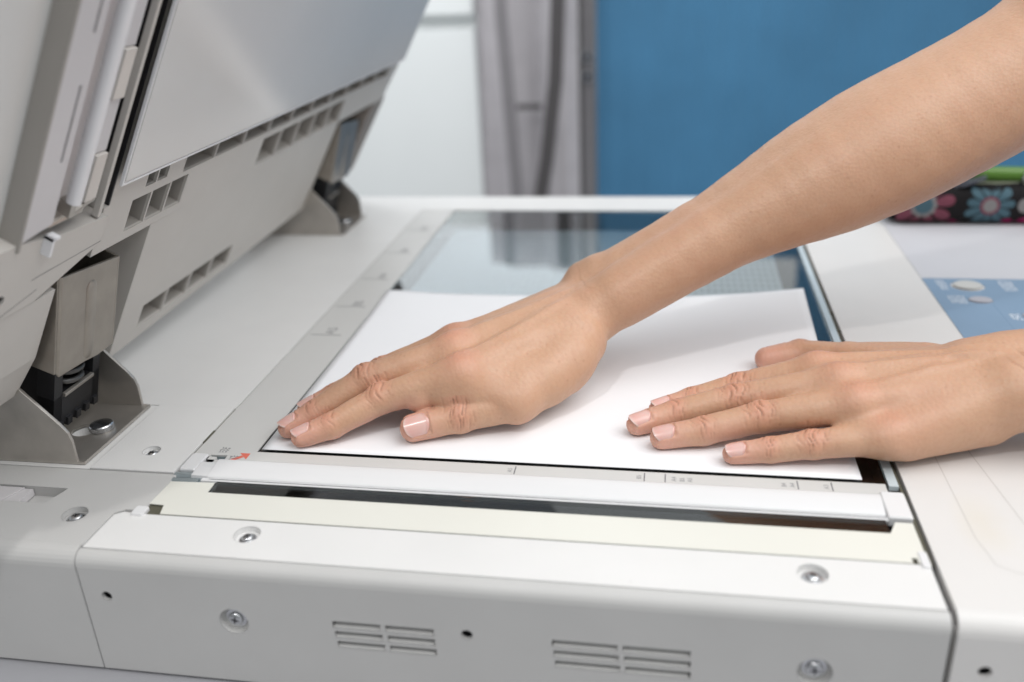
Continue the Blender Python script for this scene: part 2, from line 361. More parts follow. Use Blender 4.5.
# scan bed under the glass
b = MB()
b.box(-34, 295.8, -57, 432, -30, -28); b.box(-34, -33.4, -57, 432, -28, -3.2); b.box(295.2, 295.8, -80, 478, -28, -3.4)
b.box(-33, 295, -57, -56.95, -28, -1); b.box(-33, 294, 431, 431.6, -28, -1)
b.box(-3, 289, 96, 118, -24, -14, 1)
b.build('scan_bed', M_DARK, copier, mats=[M_DARK, M_BLACK])
m = mat('perforated_plate', (0.66, 0.70, 0.73), 0.5, 0.4)      # perforated plate inside the scanner, seen through the glass
nt = m.node_tree; bs = nt.nodes['Principled BSDF']; tc = nt.nodes.new('ShaderNodeTexCoord'); mp = nt.nodes.new('ShaderNodeVectorMath'); mp.operation = 'MULTIPLY'
mp.inputs[1].default_value = (205, 85, 0); vo = nt.nodes.new('ShaderNodeTexVoronoi'); vo.inputs['Scale'].default_value = 1; vo.inputs['Randomness'].default_value = 0.06
rp = nt.nodes.new('ShaderNodeValToRGB'); rp.color_ramp.elements[0].position = 0.24; rp.color_ramp.elements[1].position = 0.34
rp.color_ramp.elements[0].color = (0.17, 0.20, 0.23, 1); rp.color_ramp.elements[1].color = (0.37, 0.41, 0.45, 1)
nt.links.new(tc.outputs['Object'], mp.inputs[0]); nt.links.new(mp.outputs[0], vo.inputs['Vector']); nt.links.new(vo.outputs['Distance'], rp.inputs['Fac']); nt.links.new(rp.outputs['Color'], bs.inputs['Base Color'])
b = MB(); b.box(-1, 276, 205, 428, -24, -20); b.build('perforated_plate', m, copier)
b = MB(); b.box(-1.8, 289.2, -1.7, 430, -3.4, -0.5); b.build('platen_glass', M_GLASS, copier)

# rulers beside the glass
b = MB()
b.plate([(-32.4, -7.6), (-28.5, -7.6), (-19.5, -8.4), (-19.5, -18), (288.4, -18), (288.4, -1.9), (-1.9, -1.9), (-2.6, 429.6), (-32.4, 429.6)],
        [(rect(-23.5, -14.8, -11.0, -6.6), 2.5, 1)], 0.0, 2.6)
ruler = b.build('ruler_strip', M_RULER, copier, mats=[M_RULER, M_GREYBLUE])
ticks = [(x-0.25, x+0.25, -9.8, -3.0) for x in (126.6, 185.4, 194.6, 251.5, 265.8)]+[(-29.5, -9.0, y-0.35, y+0.35) for y in (140.5, 189.0, 244.0, 305.0, 366.0)]
for x0, x1, y0, y1 in ticks:
    tk = MB(); tk.box(x0, x1, y0, y1, 0.01, 0.05); tk.build('size_tick', M_MARK, ruler)
prints = [(-20.6, -3.6, 3, 3, 1.6, 1.7, 0.02, 0.2, 71), (-12.6, -10.4, 3, 3, 1.6, 1.5, 0.02, 0.2, 72)]
for a in prints:
    tk = MB(); glyphs(tk, *a); tk.build('print', M_MARK if a[-1] in (71, 72) else M_MARKL, ruler)
def lettering(txt, x, y, size, m):
    c = bpy.data.curves.new('lettering', 'FONT'); c.body = txt; c.size = size*MM; c.align_x = 'LEFT'; c.space_line = 0.85
    c.materials.append(m); tmp = bpy.data.objects.new('tmp', c); COL.objects.link(tmp); bpy.context.view_layer.update()
    me = bpy.data.meshes.new_from_object(tmp.evaluated_get(bpy.context.evaluated_depsgraph_get())); bpy.data.objects.remove(tmp)
    o = bpy.data.objects.new('lettering', me); COL.objects.link(o); o.parent = ruler
    o.location = Vector((x, y, 0.06))*MM-world_loc(ruler); o.rotation_euler.z = math.radians(90)
for txt, x, y, sz in (('A5', 125.2, -8.2, 3.0), ('B5', 184.0, -8.2, 3.0), ('A4', 199.5, -8.6, 3.2), ('B5', 203.0, -8.6, 3.0), ('A5', 206.4, -8.6, 3.0), ('B4', 246.6, -8.4, 3.0), ('A4', 250.2, -8.4, 3.0), ('A3', 264.4, -8.4, 3.0)):
    lettering(txt, x, y, sz, M_MARKL)
for txt, x, y in (('A5', -15, 142), ('B5', -13, 190.5), ('A4', -13, 245.5), ('B4', -13, 306.5), ('A3', -13, 367.5)):
    lettering(txt, x, y, 9.0, M_MARKL)
tk = MB()                                                   # the red arrow that points at the corner of the glass
tk.add([(-4.2, -3.8, .05), (-9.6, -3.8, .05), (-4.2, -9.2, .05)], [(0, 1, 2)])
tk.add([(-6.2, -7.4, .04), (-7.8, -5.8, .04), (-12.2, -10.2, .04), (-10.6, -11.8, .04)], [(0, 1, 2, 3)])
tk.build('red_arrow', M_RED, ruler)
b = MB(); b.plate(rect(289.9, 293.9, -3.2, 430), [], -0.2, 2.2); b.build('side_strip', mat('pale_blue_strip', (0.56, 0.63, 0.66), 0.25, 0.5, coat=0.4), copier)
b = MB(); b.box(294.1, 295.3, -56, 478, -6, -0.9)
for y in (30, 88, 168, 196): b.box(294.0, 295.6, y, y+4, -3, -0.1)
b.build('gasket', M_OLIVE, copier)
b = MB(); b.box(-33.3, -32.5, -7, 430, -4, -0.5); b.box(-33.6, -32.2, 4, 16, -3, 0.25); b.build('edge_gasket', M_OLIVE, copier)

# document feed ramp, scan slit and its cream film
b = MB()
prof = [(-12.6, -0.6), (-12.8, 1.4), (-13.2, 2.0), (-14.2, 2.2), (-17, 2.0), (-22.5, 1.4), (-25.4, 0.9), (-26.2, 0.6), (-26.5, 0.1), (-26.6, -1.5)]
b.sweep_x(prof, -15.4, 283.9)
prof2 = [(-14.4, -0.6), (-14.6, 0.9), (-16, 1.3), (-22, 1.0), (-26.0, 0.6), (-26.4, -1.5)]
b.sweep_x(prof2, -23.8, -15.35)
b.build('feed_ramp', M_RAMP, copier, smooth=True, sharp=50)
b = MB()
b.sweep_x([(-26.65, -1), (-26.7, -0.05), (-27.3, 0.1), (-27.5, -0.1), (-28.0, -0.1), (-28.2, 0.1), (-29.0, -0.02), (-29.2, -1)], -17.5, 284.5)
b.build('ramp_lip', M_RAMP, copier)
b = MB(); b.sweep_x([(-27.35, 0.04), (-27.45, 0.13), (-27.7, 0.13), (-27.8, 0.04)], -14, 284, 0); b.build('lip_line', M_MARKL, copier)  # thin grey line along the lip
b = MB()
b.box(-33.0, -17.6, -31.2, -22.5, -2.5, -0.9); b.sweep_x([(-22.8, -.8), (-23.5, 0.3), (-25.5, 0.5), (-26.3, -.8)], -32.6, -19.2); b.sweep_x([(-27.5, -.8), (-28, 0.1), (-30, 0.1), (-30.6, -.8)], -31.8, -18.6)
b.build('spring_rail', M_GREYBLUE, copier)
def cap(x0, x1, y0, y1, z1, name='end_cap'):
    b = MB(); P = rrect(x0, x1, y0, y1, 0.9, 3); n = len(P); cx, cy = (x0+x1)/2, (y0+y1)/2
    Q = [(cx+(a-cx)*0.9, cy+(c-cy)*0.95) for a, c in P]
    b.add([(a, c, -3) for a, c in P]+[(a, c, z1-0.6) for a, c in P]+[(a, c, z1) for a, c in Q],
          [(k, (k+1) % n, n+(k+1) % n, n+k) for k in range(n)]+[(n+k, n+(k+1) % n, 2*n+(k+1) % n, 2*n+k) for k in range(n)]+[tuple(range(2*n, 3*n))])
    return b.build(name, M_RAMP, copier)
cap(-32.0, -24.0, -22.2, -7.4, 1.2); cap(284.4, 294.2, -28.6, -9.6, 1.3); cap(-35.4, -29.4, -59.0, -52.6, 0.9); cap(290.6, 294.0, -59.5, -49.5, 0.6)
b = MB(); b.box(-9.1, 283.2, -38.2, -29.3, -2.6, -0.03); b.build('scan_slit_glass', M_GLASS, copier)
b = MB(); b.box(-18.2, 288, -39.6, -29.4, -16, -14, 0); b.box(-10, 286, -34.6, -34.2, -14, -9, 1); b.box(-10, 286, -36.8, -36.4, -14, -11, 1)
b.build('scan_slit', M_DARK, copier, mats=[M_DARK, M_BLACK])
b = MB()
b.prism([(-31.0, -31.4), (-9.6, -30.6), (-9.2, -38.4), (283.4, -38.3), (286.6, -30.6), (293.4, -30.6), (293.4, -56.6), (289.8, -56.6), (289.8, -53.6), (287.8, -53.6), (287.8, -56.8), (-22.4, -56.6), (-24.2, -50.0), (-31.4, -49.6)], -0.3, 0.12)
b.build('cream_film', M_CREAM, copier)
b = MB(); b.box(-33, 294, -57, -39.7, -3.2, -0.9); b.build('film_tray', M_OLIVE, copier)

# screws (one built, the others copied)
def screw(x, y, z):
    b = MB()
    b.rev([(3.6, -0.3), (3.6, 0.15), (3.3, 0.25), (2.5, 0.3)], (x, y, z), 2, 28)
    b.rev([(2.45, 0.3), (2.4, 0.9), (2.0, 1.35), (1.2, 1.6), (0, 1.65)], (x, y, z), 2, 28)
    s = b.build('screw', M_CHROME, copier, smooth=True, loc=(x, y, z), sharp=40)
    c = MB()
    for a in (0.5, 0.5+math.pi/2):
        ca, sa = math.cos(a), math.sin(a)
        P = [(-1.25, -.26), (1.25, -.26), (1.25, .26), (-1.25, .26)]
        c.add([(x+p*ca-q*sa, y+p*sa+q*ca, z+1.67+0.01*a) for p, q in P], [(0, 1, 2, 3)])
    c.build('slot', M_DARK, s)
    return s
s0 = screw(22.8, -66.5, -2.4)
for (x, y, z) in ((250.1, -66.8, -2.4), (-60.8, -60.7, -2.2), (-54.7, -7.0, -1.6)):
    s = copy_tree(s0, copier, (x-22.8, y+66.5, z+2.4)); s.rotation_euler.z = rs.uniform(0, 1.5)
    if y < -50: s.scale = (1.12, 1.12, 1)
for x, z in ((22.3, -27.8), (250.5, -28.2)):
    s = copy_tree(s0, copier, (x-22.8, -85.6+66.5, z+2.4)); s.rotation_euler = (math.radians(90), rs.uniform(0, 1), 0); s.scale = (1.3, 1.3, 1.15)

# hinges
def hinge():
    h = MB()
    SID = [(-85.0, 0.2), (-85.0, 12.6), (-86.2, 17.5), (-89.2, 21.6), (-112, 47), (-170, 47), (-170, 0.2)]
    fx = MB(lambda a, b, c: (a, c, b))
    fx.prism(SID, -22.0, -20.4); fx.prism(SID, 36.2, 37.8)
    fx.plate([(0, 0)], [], 0, 0) if False else None
    h.V += fx.V; h.F += fx.F; h.I += fx.I
    h.plate([(-170, -20.4), (-81.0, -20.4), (-81.0, 36.2), (-170, 36.2)], [(ring(-100.5, 7.5, 6.3, 24), 1.4, None)], 1.8, 1.4)
    h.box(-85.0, -81.0, -22.0, -20.4, 0.3, 1.8); h.box(-85.0, -81.0, 36.2, 37.8, 0.3, 1.8)
    root = h.build('hinge', M_STEEL, copier, loc=(-126, 8, 0.2))
    HX, HZ = math.cos(math.radians(73)), math.sin(math.radians(73))
    CO = (-89.9, 43.7)
    fr = lambda a, y, w: (CO[0]+a*HX+w*HZ, y, CO[1]+a*HZ-w*HX)
    c = MB(fr)
    # sheet steel cover, an open box that narrows slightly downward
    c.add([(-1.5, -12.6, 0), (0.5, -13.6, -1), (51.0, -13.0, -1), (51.0, -12.0, 0), (45.5, 34.6, 0), (-3.9, 33.4, 0), (-4.6, 20, 0), (-3.0, 9, 0)],
          [(0, 3, 4, 5, 6, 7), (0, 1, 2, 3)])
    c.add([(0.5, -13.6, -1), (51.0, -13.0, -1), (57, -13.2, -34), (4.0, -13.8, -34)], [(0, 1, 2, 3)])
    c.add([(-3.9, 33.4, 0), (45.5, 34.6, 0), (50, 34.6, -34), (-2, 33.4, -34)], [(0, 1, 2, 3)])
    c.tube([(4, 10, 0.15), (38, 11, 0.15)], 4.2, 14) if False else None
    cov = c.build('hinge_cover', M_BRONZE, root)
    md = cov.modifiers.new('thick', 'SOLIDIFY'); md.thickness = 1.2*MM; md.offset = -1
    p = MB(fr)                                              # long pressed rib in the cover
    for k in range(14):
        pass
    rp = [(a, yy) for a, yy in rrect(-2.0, 41.0, 7.0, 15.5, 4.2, 6)]
    n = len(rp); Q = [(19.5+(a-19.5)*0.95, 11.25+(yy-11.25)*0.72) for a, yy in rp]
    p.add([(a, yy, 0.05) for a, yy in rp]+[(a, yy, 0.55) for a, yy in Q], [(k, (k+1) % n, n+(k+1) % n, n+k) for k in range(n)]+[tuple(range(n, 2*n))])
    p.build('pressed_rib', M_BRONZE, cov, smooth=True, sharp=60)
    s = MB(fr)
    s.box(-36, 20, -8.5, 27.5, -30, -13); s.box(-36, 6, -9.5, -3.0, -13, -4.0); s.box(-36, 6, 22.5, 28.5, -13, -4.0)
    s.box(-36, -18, -9.5, 28.5, -13, -4.0)
    for k in range(5): s.box(-37.5, -33, -7+k*7.4, -3.4+k*7.4, -6, -2.4)
    s.build('spring_block', M_BLACK, root)
    s = MB(fr)
    s.tube([(-16+t*0.42, 9.5+8.2*math.cos(t*0.5), -9.2+5.2*math.sin(t*0.5)) for t in range(0, 62)], 1.5, 8)
    s.build('coil_spring', mat('dark_spring_steel', (0.10, 0.10, 0.10), 0.4, 0.5, metal=0.6), root, smooth=True)
    s = MB(fr); s.box(-19, -17.2, -2.5, 21.5, -4.4, -2.6); s.build('spring_clip', M_STEEL, root)
    k = MB()
    k.rev([(5.6, 1.8), (5.9, 2.2), (5.9, 4.6), (5.5, 5.1), (4.6, 5.3), (0, 5.4)], (-91.8, 9.6, 0), 2, 36)
    bl = k.build('bolt', M_CHROME, root, smooth=True, sharp=35)
    k = MB()
    for j in range(40):
        a = 2*math.pi*j/40
        k.box(-91.8+5.85*math.cos(a)-.25, -91.8+5.85*math.cos(a)+.25, 9.6+5.85*math.sin(a)-.25, 9.6+5.85*math.sin(a)+.25, 2.3, 4.5)
    k.build('knurling', M_CHROME, bl)
    k = MB()
    k.rev([(3.0, -0.4), (3.0, 0.6), (2.2, 1.0), (0, 1.1)], (-110, -22.0, 14), 1, 24)
    k.rev([(3.0, -0.4), (3.0, 0.6), (2.2, 1.0), (0, 1.1)], (-112, -22.6, 20), 1, 24) if False else None
    return root
h0 = hinge()
copy_tree(h0, copier, (0.6, 372.0, 0))

# lower cabinet under the scanner
b = MB(); b.box(-230, 680, -190, 480, -330, -61.5); b.build('lower_cabinet', M_LOWER, copier)
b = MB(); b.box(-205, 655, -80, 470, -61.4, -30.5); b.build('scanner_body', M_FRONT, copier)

# ---------------------------------------------------------------- the lid (document feeder), hinged open at 61 degrees
NL = np.array([0.8733, 0, -0.4872]); UL = np.array([0.4872, 0, 0.8733]); OL = np.array([-50.05, 0.0, 129.3])
def LF(v, y, w):
    q = OL+UL*v+NL*w; return (float(q[0]), float(y), float(q[2]))
VT = 335
def grid_cells(y0, y1, n, v0, v1, rib, skew=0.0):
    out = []; s = (y1-y0)/n
    for k in range(n):
        a, c = y0+k*s+rib/2, y0+(k+1)*s-rib/2
        out.append([(v0, a), (v0, c), (v1, c), (v1, a)])
    return out
lb = MB(LF)
cells = grid_cells(35, 92, 3, -37.0, -19.0, 1.6)+grid_cells(190, 349, 5, -40.0, -20.5, 1.8)
cells += grid_cells(82, 454, 10, -15.8, -1.0, 1.7)+grid_cells(44, 66, 2, -13.8, -1.0, 1.4)
lb.plate([(-42.5, 10), (-42.5, 474), (20, 490), (VT, 490), (VT, 14.2), (-15, 14.2), (-15.2, 10)], [(c, 20, 1) for c in cells], -5.0, 26, 0, 0)
vents = grid_cells(88, 206, 4, -123.0, -107.0, 1.8)
lb.plate([(-133.5, 64), (-124, 354), (-42.6, 354), (-42.6, 64)], [([(a-(0.05*(y-88)) * 0 , y) for a, y in c], 14, 1) for c in vents], -5.0, 40, 0, 0)
lid = lb.build('lid', M_LID, copier, loc=(-126, 8, 26), mats=[M_LID, M_LIDSHADE])
def lpart(b, name, m, **k): return b.build(name, m, lid, **k)
M_RECESS = mat('recess_shade_plastic', (0.085, 0.075, 0.065), 0.6, 0.3, vary=0.1)  # near black, the shade inside the hinge recesses put into the colour
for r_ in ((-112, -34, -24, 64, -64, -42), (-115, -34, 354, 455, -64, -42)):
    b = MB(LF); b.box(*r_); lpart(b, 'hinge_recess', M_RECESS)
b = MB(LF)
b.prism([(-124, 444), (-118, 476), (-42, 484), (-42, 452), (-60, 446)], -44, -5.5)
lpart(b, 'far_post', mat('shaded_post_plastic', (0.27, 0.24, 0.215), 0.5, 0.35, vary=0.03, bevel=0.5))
b = MB(LF); b.box(-133, VT, 60, 478, -120, -46); b.box(-110, VT, -150, 60.2, -120, -65); b.box(-106, VT, -150, -60, -65.2, -30); lpart(b, 'lid_housing', M_LIDOUT)
b = MB(LF); b.prism(rrect(0, 318, 11, 475, 1.5, 4), -1.4, -0.5); P = rrect(1.0, 317, 12.0, 474, 1.5, 4); b.prism(P, -0.5, 0.0); b.box(20, 300, 30, 450, -4.9, -1.45)
lpart(b, 'platen_pad', M_PAD)
b = MB(LF)
Q = rect(0.05, 318, 11.0, 12.0)
b.prism(rect(-0.9, 318, 10.0, 10.98), -1.5, -0.1); b.prism(rect(-0.9, 0.0 - 0.02, 11.0, 475), -1.5, -0.1)
lpart(b, 'pad_rim', M_ROLL)

# near end of the lid: feed path with roller, foam pads and ribs
b = MB(LF)
b.box(-10, VT, -12, 14, -40, -30, 0); b.box(-14.8, VT, 13.2, 14.15, -30.1, -5.1)  # black boxes line the gap to stand in for its deep shade
lpart(b, 'gap_shade', M_BLACK)
b = MB(LF)
b.box(-16, VT, 1.0, 3.6, -5.5, -2.6); b.box(-14, 0, 3.6, 9.0, -14, -11)
for v in (8, 60, 112, 200): b.box(v, v+2.2, -3.0, 1.1, -20, -7)
lpart(b, 'feed_rib', M_LID)
b = MB(LF); b.box(-4, VT, -36.0, -5.6, -26, -9); lpart(b, 'roller_channel', M_LAV)
for v0, v1 in ((-2.5, 20), (46, 68), (120, 150)):
    b = MB(LF); b.box(v0, v1, -15.5, -7.2, -8.9, -1.6); lpart(b, 'foam_pad', M_FOAM)
for v0, v1 in ((20.6, 45.4), (68.6, 119.4), (150.6, VT)):
    b = MB(LF); b.box(v0, v1, -16.0, -7.0, -8.9, -3.0); lpart(b, 'pad_holder', M_LAV)
b = MB(LF); b.tube([LFv for LFv in [(1, -25.2, -1.2), (VT, -25.2, -1.2)]], 3.0, 24); lpart(b, 'feed_roller', M_ROLL, smooth=True, sharp=50)
b = MB(LF)
b.plate([(-9, -54.6), (-6, -36.2), (VT, -36.2), (VT, -54.6)], [(rect(24, 57, -42.2, -40.6), 3, 1), (rect(78, 118, -42.6, -40.8), 3, 1), (rect(150, 190, -42.6, -40.8), 3, 1)], -1.5, 24)
lpart(b, 'feed_guide', M_LAV, mats=[M_LAV, M_LIDSHADE])
b = MB(LF)                                                  # step side, its shade put into the colour, then the rounded outer cover
b.box(-13, VT, -56.2, -54.7, -30, -1.2)
lpart(b, 'step_face', M_LIDSHADE)
b = MB(LF)
pr = [(-56.3, -10.2), (-60, -9.8), (-80, -9.4), (-120, -9.4), (-146, -11), (-154, -18), (-156, -110)]
V = []
for v in (-9.8, VT): V += [(v, y, w) for y, w in pr]
n = len(pr); b.add(V, [(k, k+1, n+k+1, n+k) for k in range(n-1)])
lpart(b, 'outer_cover', M_LIDOUT, smooth=True, sharp=60)
b = MB(LF)
b.plate([(-47, -120), (-47, -34), (-31.6, 10.5), (-17.6, 9.5), (-15.2, -27), (-10, -54), (-10, -120)], [(ring(-36, -58.5, 2.6), 3, 1)], -2.2, 24)
lpart(b, 'lower_feed_plate', M_LID, mats=[M_LID, M_BLACK])
b = MB(LF)
b.add([(-33.4, -40, -2.15), (-33.0, -40, -2.15), (-31.0, 9.5, -2.15), (-31.4, 9.5, -2.15)], [(0, 1, 2, 3)])
b.add([(-45.6, -58, -2.15), (-45.2, -58, -2.15), (-40, -34, -2.15), (-40.4, -34, -2.15)], [(0, 1, 2, 3)])
lpart(b, 'plate_groove', M_MARK)
b = MB(LF); b.box(-20, -11, -38.5, -36.8, -2.2, 1.8); b.box(-12.4, -11, -38.5, -33.5, -2.2, 1.8); lpart(b, 'clip', M_ROLL)
b = MB(LF); b.box(-9, -5.6, -40, -12, -9, -3.2); b.tube([(-8.5, -36, -4), (-6.5, -24, -2.5), (-2.5, -8, -2.5)], 1.2, 8); b.box(-6, 1.5, -27, -23.4, -6, -0.5); lpart(b, 'roller_bracket', M_STEEL)
b = MB(LF)
b.add([(-47.4, -140, -2.6), (-47.4, -18, -2.6), (-86, -19, -2.6), (-82, -140, -2.6), (-108, -140, -6), (-110, -21, -6),
       (-47.4, -18, -40), (-86, -19, -40), (-110, -21, -40), (-47.4, -140, -40), (-108, -140, -40)],
      [(0, 1, 2, 3), (3, 2, 5, 4), (1, 6, 7, 2), (2, 7, 8, 5), (4, 5, 8, 10), (0, 9, 6, 1)])
lpart(b, 'rear_corner_cover', M_LID)

# ================================================================ the sheet of paper on the glass
NX, NY = 60, 44
V = []; F = []
for j in range(NY+1):
    for i in range(NX+1):
        a, c = i/NX, j/NY
        x, y = a*279.4-0.1-1.6*c*(1-a), 0.1+c*215.9
        z = 0.25+8.5*max(0, (a-0.62)/0.38)**1.7*max(0, (c-0.35)/0.65)**1.5
        z += 1.6*math.exp(-((a-0.02)/0.09)**2)*max(0, (c-0.7)/0.3)**2
        z += 0.5*max(0, c-0.3)*(0.5+0.5*math.sin(a*9+c*2))
        V.append((x+2.0*max(0, c-0.5)*max(0, a-0.6), y, z)); F += [] if i == NX or j == NY else [(j*(NX+1)+i, j*(NX+1)+i+1, (j+1)*(NX+1)+i+1, (j+1)*(NX+1)+i)]
paper = mesh('paper_sheet', V, F, M_PAPER, None, smooth=True, loc=(140, 108, 0))
md = paper.modifiers.new('thickness', 'SOLIDIFY'); md.thickness = 0.12*MM; md.offset = -1
tag(paper, 'blank white sheet of paper lying face down on the copier glass under both hands', 'paper')

# ================================================================ pencil case on the far corner of the copier
case = thing('pencil_case', (445, 414, 0.3), 'black zipped pencil case with pink and blue flowers at the copier back corner', 'pencil case')
CX0, CX1 = 367.0, 540.0
def CS(x, t):
    """point on the soft case: x along it, t in 0..1 once round from the bottom front"""
    a = 2*math.pi*t; e = 0.55
    ca, sa = math.cos(a), math.sin(a)
    taper = 1-0.22*max(0, 1-(x-CX0)/14.0)**2-0.2*max(0, 1-(CX1-x)/14.0)**2
    wob = 1+0.02*math.sin(x*0.11+2)+0.02*math.sin(x*0.23+t*9)
    y = 413-27*math.copysign(abs(ca)**e, ca)*taper
    z = 16+15.4*math.copysign(abs(sa)**e, sa)*taper*(wob if sa > 0 else 1)
    return (x, y, z)
V = []; F = []; I = []
nx, nt_ = 70, 48
for i in range(nx+1):
    for j in range(nt_): V.append(CS(CX0+(CX1-CX0)*i/nx, j/nt_))
for i in range(nx):
    for j in range(nt_): F.append((i*nt_+j, (i+1)*nt_+j, (i+1)*nt_+(j+1) % nt_, i*nt_+(j+1) % nt_)); I.append(0)
F += [tuple(range(nt_)), tuple(range(nx*nt_, (nx+1)*nt_))]; I += [0, 0]
M_CASE = mat('black_canvas', (0.014, 0.013, 0.014), 0.85, 0.12, vary=0.2, bump=0.5, bscale=1800)
FM = [M_CASE, mat('pink_print', (0.17, 0.05, 0.075), 0.7, 0.2, vary=0.08, bump=0.3, bscale=1800), mat('teal_print', (0.06, 0.115, 0.145), 0.7, 0.2, vary=0.08, bump=0.3, bscale=1800),
      mat('pale_print', (0.21, 0.205, 0.205), 0.7, 0.2, vary=0.06, bump=0.3, bscale=1800), mat('magenta_print', (0.32, 0.01, 0.10), 0.7, 0.2)]
def front_pt(x, z, off):
    """front face of the case at height z"""
    s = max(-1, min(1, (z-16)/15.4)); y = 413-27*max(0.0, 1-abs(s)**(2/0.55))**(0.55/2)
    return (x, y-off, z)
def blob(pts, off, mi):
    # fan of the outline, pressed on the case front
    cx = sum(p[0] for p in pts)/len(pts); cz = sum(p[1] for p in pts)/len(pts)
    rings = []
    for f in (0.35, 0.7, 1.0): rings.append([(cx+(p-cx)*f, cz+(q-cz)*f) for p, q in pts])
    ok = lambda p: (min(539, max(369, p[0])), min(30.6, max(1.5, p[1])))
    n0 = len(V); V.append(front_pt(*ok((cx, cz)), off)); n = len(pts)
    for r_ in rings:
        for p in r_: V.append(front_pt(*ok(p), off))
    for k in range(n):
        F.append((n0, n0+1+k, n0+1+(k+1) % n)); I.append(mi)
        for q in range(2):
            a = n0+1+q*n; F.append((a+k, a+(k+1) % n, a+n+(k+1) % n, a+n+k)); I.append(mi)
def petal(cx, cz, ang, r0, r1, wd, off, mi):
    P = []
    for k in range(18):
        a = 2*math.pi*k/18; u = (r0+r1)/2+(r1-r0)/2*math.cos(a); v = wd*math.sin(a)*(0.8+0.35*math.cos(a))
        P.append((cx+u*math.cos(ang)-v*math.sin(ang), cz+u*math.sin(ang)+v*math.cos(ang)))
    blob(P, off, mi)
def flower(cx, cz, r, n, pm, rm, cm, rot=0.0, rr=0.36, rc=0.27, scal=True, wid=0.21):
    for k in range(n): petal(cx, cz, rot+2*math.pi*k/n, r*0.25, r*(0.96+0.06*math.sin(k*2.3)), r*wid, 0.35+0.02*(k % 3), pm)
    blob([(cx+r*(rr+(0.03*math.cos(10*a) if scal else 0))*math.cos(a), cz+r*(rr+(0.03*math.cos(10*a) if scal else 0))*math.sin(a)) for a in [2*math.pi*q/40 for q in range(40)]], 0.5, rm)
    blob([(cx+r*rc*math.cos(a), cz+r*rc*math.sin(a)) for a in [2*math.pi*q/24 for q in range(24)]], 0.62, cm)
flower(391, 17.5, 24.5, 9, 1, 3, 2, 0.2, 0.40, 0.29)
flower(440, 17.0, 19.0, 11, 2, 1, 3, 0.1, 0.38, 0.28, False, 0.19)
flower(482, 18.0, 22.0, 7, 3, 2, 1, 0.5, 0.36, 0.25, True, 0.30)
flower(524, 15.5, 20.0, 10, 1, 3, 2, 0.3)
for x, z, r in ((455, 3.5, 4), (467, 4, 4.5), (415, 3, 3)):
    blob([(x+r*math.cos(a), z+r*0.7*math.sin(a)) for a in [2*math.pi*q/16 for q in range(16)]], 0.33, 4)
mesh('case_body', V, F, M_CASE, case, smooth=True, mats=FM, midx=I, sharp=70)
b = MB()
b.tube([CS(x, 0.215) for x in np.linspace(371, 536, 30)], 1.3, 8); b.build('piping', mat('pale_green_piping', (0.42, 0.46, 0.34), 0.6, 0.3), case, smooth=True)
b = MB()
for x in np.arange(372, 534, 1.7): b.box(x, x+1.0, 409.5, 416.5, 31.0, 32.1)
b.build('zip_teeth', mat('grey_zip', (0.30, 0.30, 0.31), 0.4, 0.5, metal=0.7), case)
b = MB(lambda a, c, e: (417+a*0.92, 394+c, 29.5+e+a*0.33-0.0*a))
b.prism(rrect(0, 21, -4.5, 4.5, 3.5, 5), 0.6, 2.8)
b.tube([(-3, 0, 1), (2, 0, 3.5), (6, 0, 3.6)], 2.4, 8)
b.build('zip_pull', mat('dark_zip_pull', (0.085, 0.09, 0.11), 0.3, 0.5, metal=0.3, bevel=0.6), case)
b = MB(); b.box(366.2, 371, 398, 404, 5, 24); b.build('end_tab', mat('silver_tab', (0.62, 0.63, 0.65), 0.35, 0.5, bevel=0.8), case)

pen = thing('marker_pen', (480, 404, 38), 'bright green marker pen with a silver clip lying on top of the flowered pencil case', 'pen')
M_GREEN = mat('green_barrel', (0.075, 0.18, 0.015), 0.35, 0.5, vary=0.04)
b = MB(); b.tube([(427, 404, 38.3), (428, 404, 38.3), (430, 404, 38.3), (462, 404, 37.6), (545, 404, 36.5)], [4.0, 5.6, 6.0, 6.0, 6.0], 24); b.build('barrel', M_GREEN, pen, smooth=True, sharp=50)
b = MB(); b.tube([(463.5, 398.2, 31.5), (466, 397.6, 38), (468.5, 398.2, 46)], 1.4, 10); b.build('clip', M_CHROME, pen, smooth=True)
b = MB(); b.tube([(424.5, 404, 38.3), (427.2, 404, 38.3)], [2.6, 3.8], 20); b.build('pen_end', mat('dark_green_end', (0.06, 0.14, 0.03), 0.5), pen, smooth=True, sharp=50)

# ================================================================ what stands behind the copier
fl = MB(); fl.box(-3500, 3500, -2500, 6000, -760, -740); tag(fl.build('floor', mat('grey_vinyl_floor', (0.35, 0.35, 0.36), 0.5, 0.4, vary=0.06, vscale=6), None), kind='structure')
cab = thing('white_cabinet', (-560, 1500, -740), 'glossy white storage cabinet behind the raised copier lid', 'cabinet')
M_CAB = mat('white_laminate', (0.80, 0.83, 0.83), 0.35, 0.5, vary=0.015, vscale=4, bevel=2)
b = MB(); b.box(-1000, -196, 1504, 1900, -740, 335); b.build('carcass', M_CAB, cab)
b = MB(); b.box(-996, -200, 1482, 1502, -720, 74); b.build('door', M_CAB, cab)
b = MB(); b.box(-996, -200, 1478, 1502, 100, 300); b.build('drawer_front', M_CAB, cab)

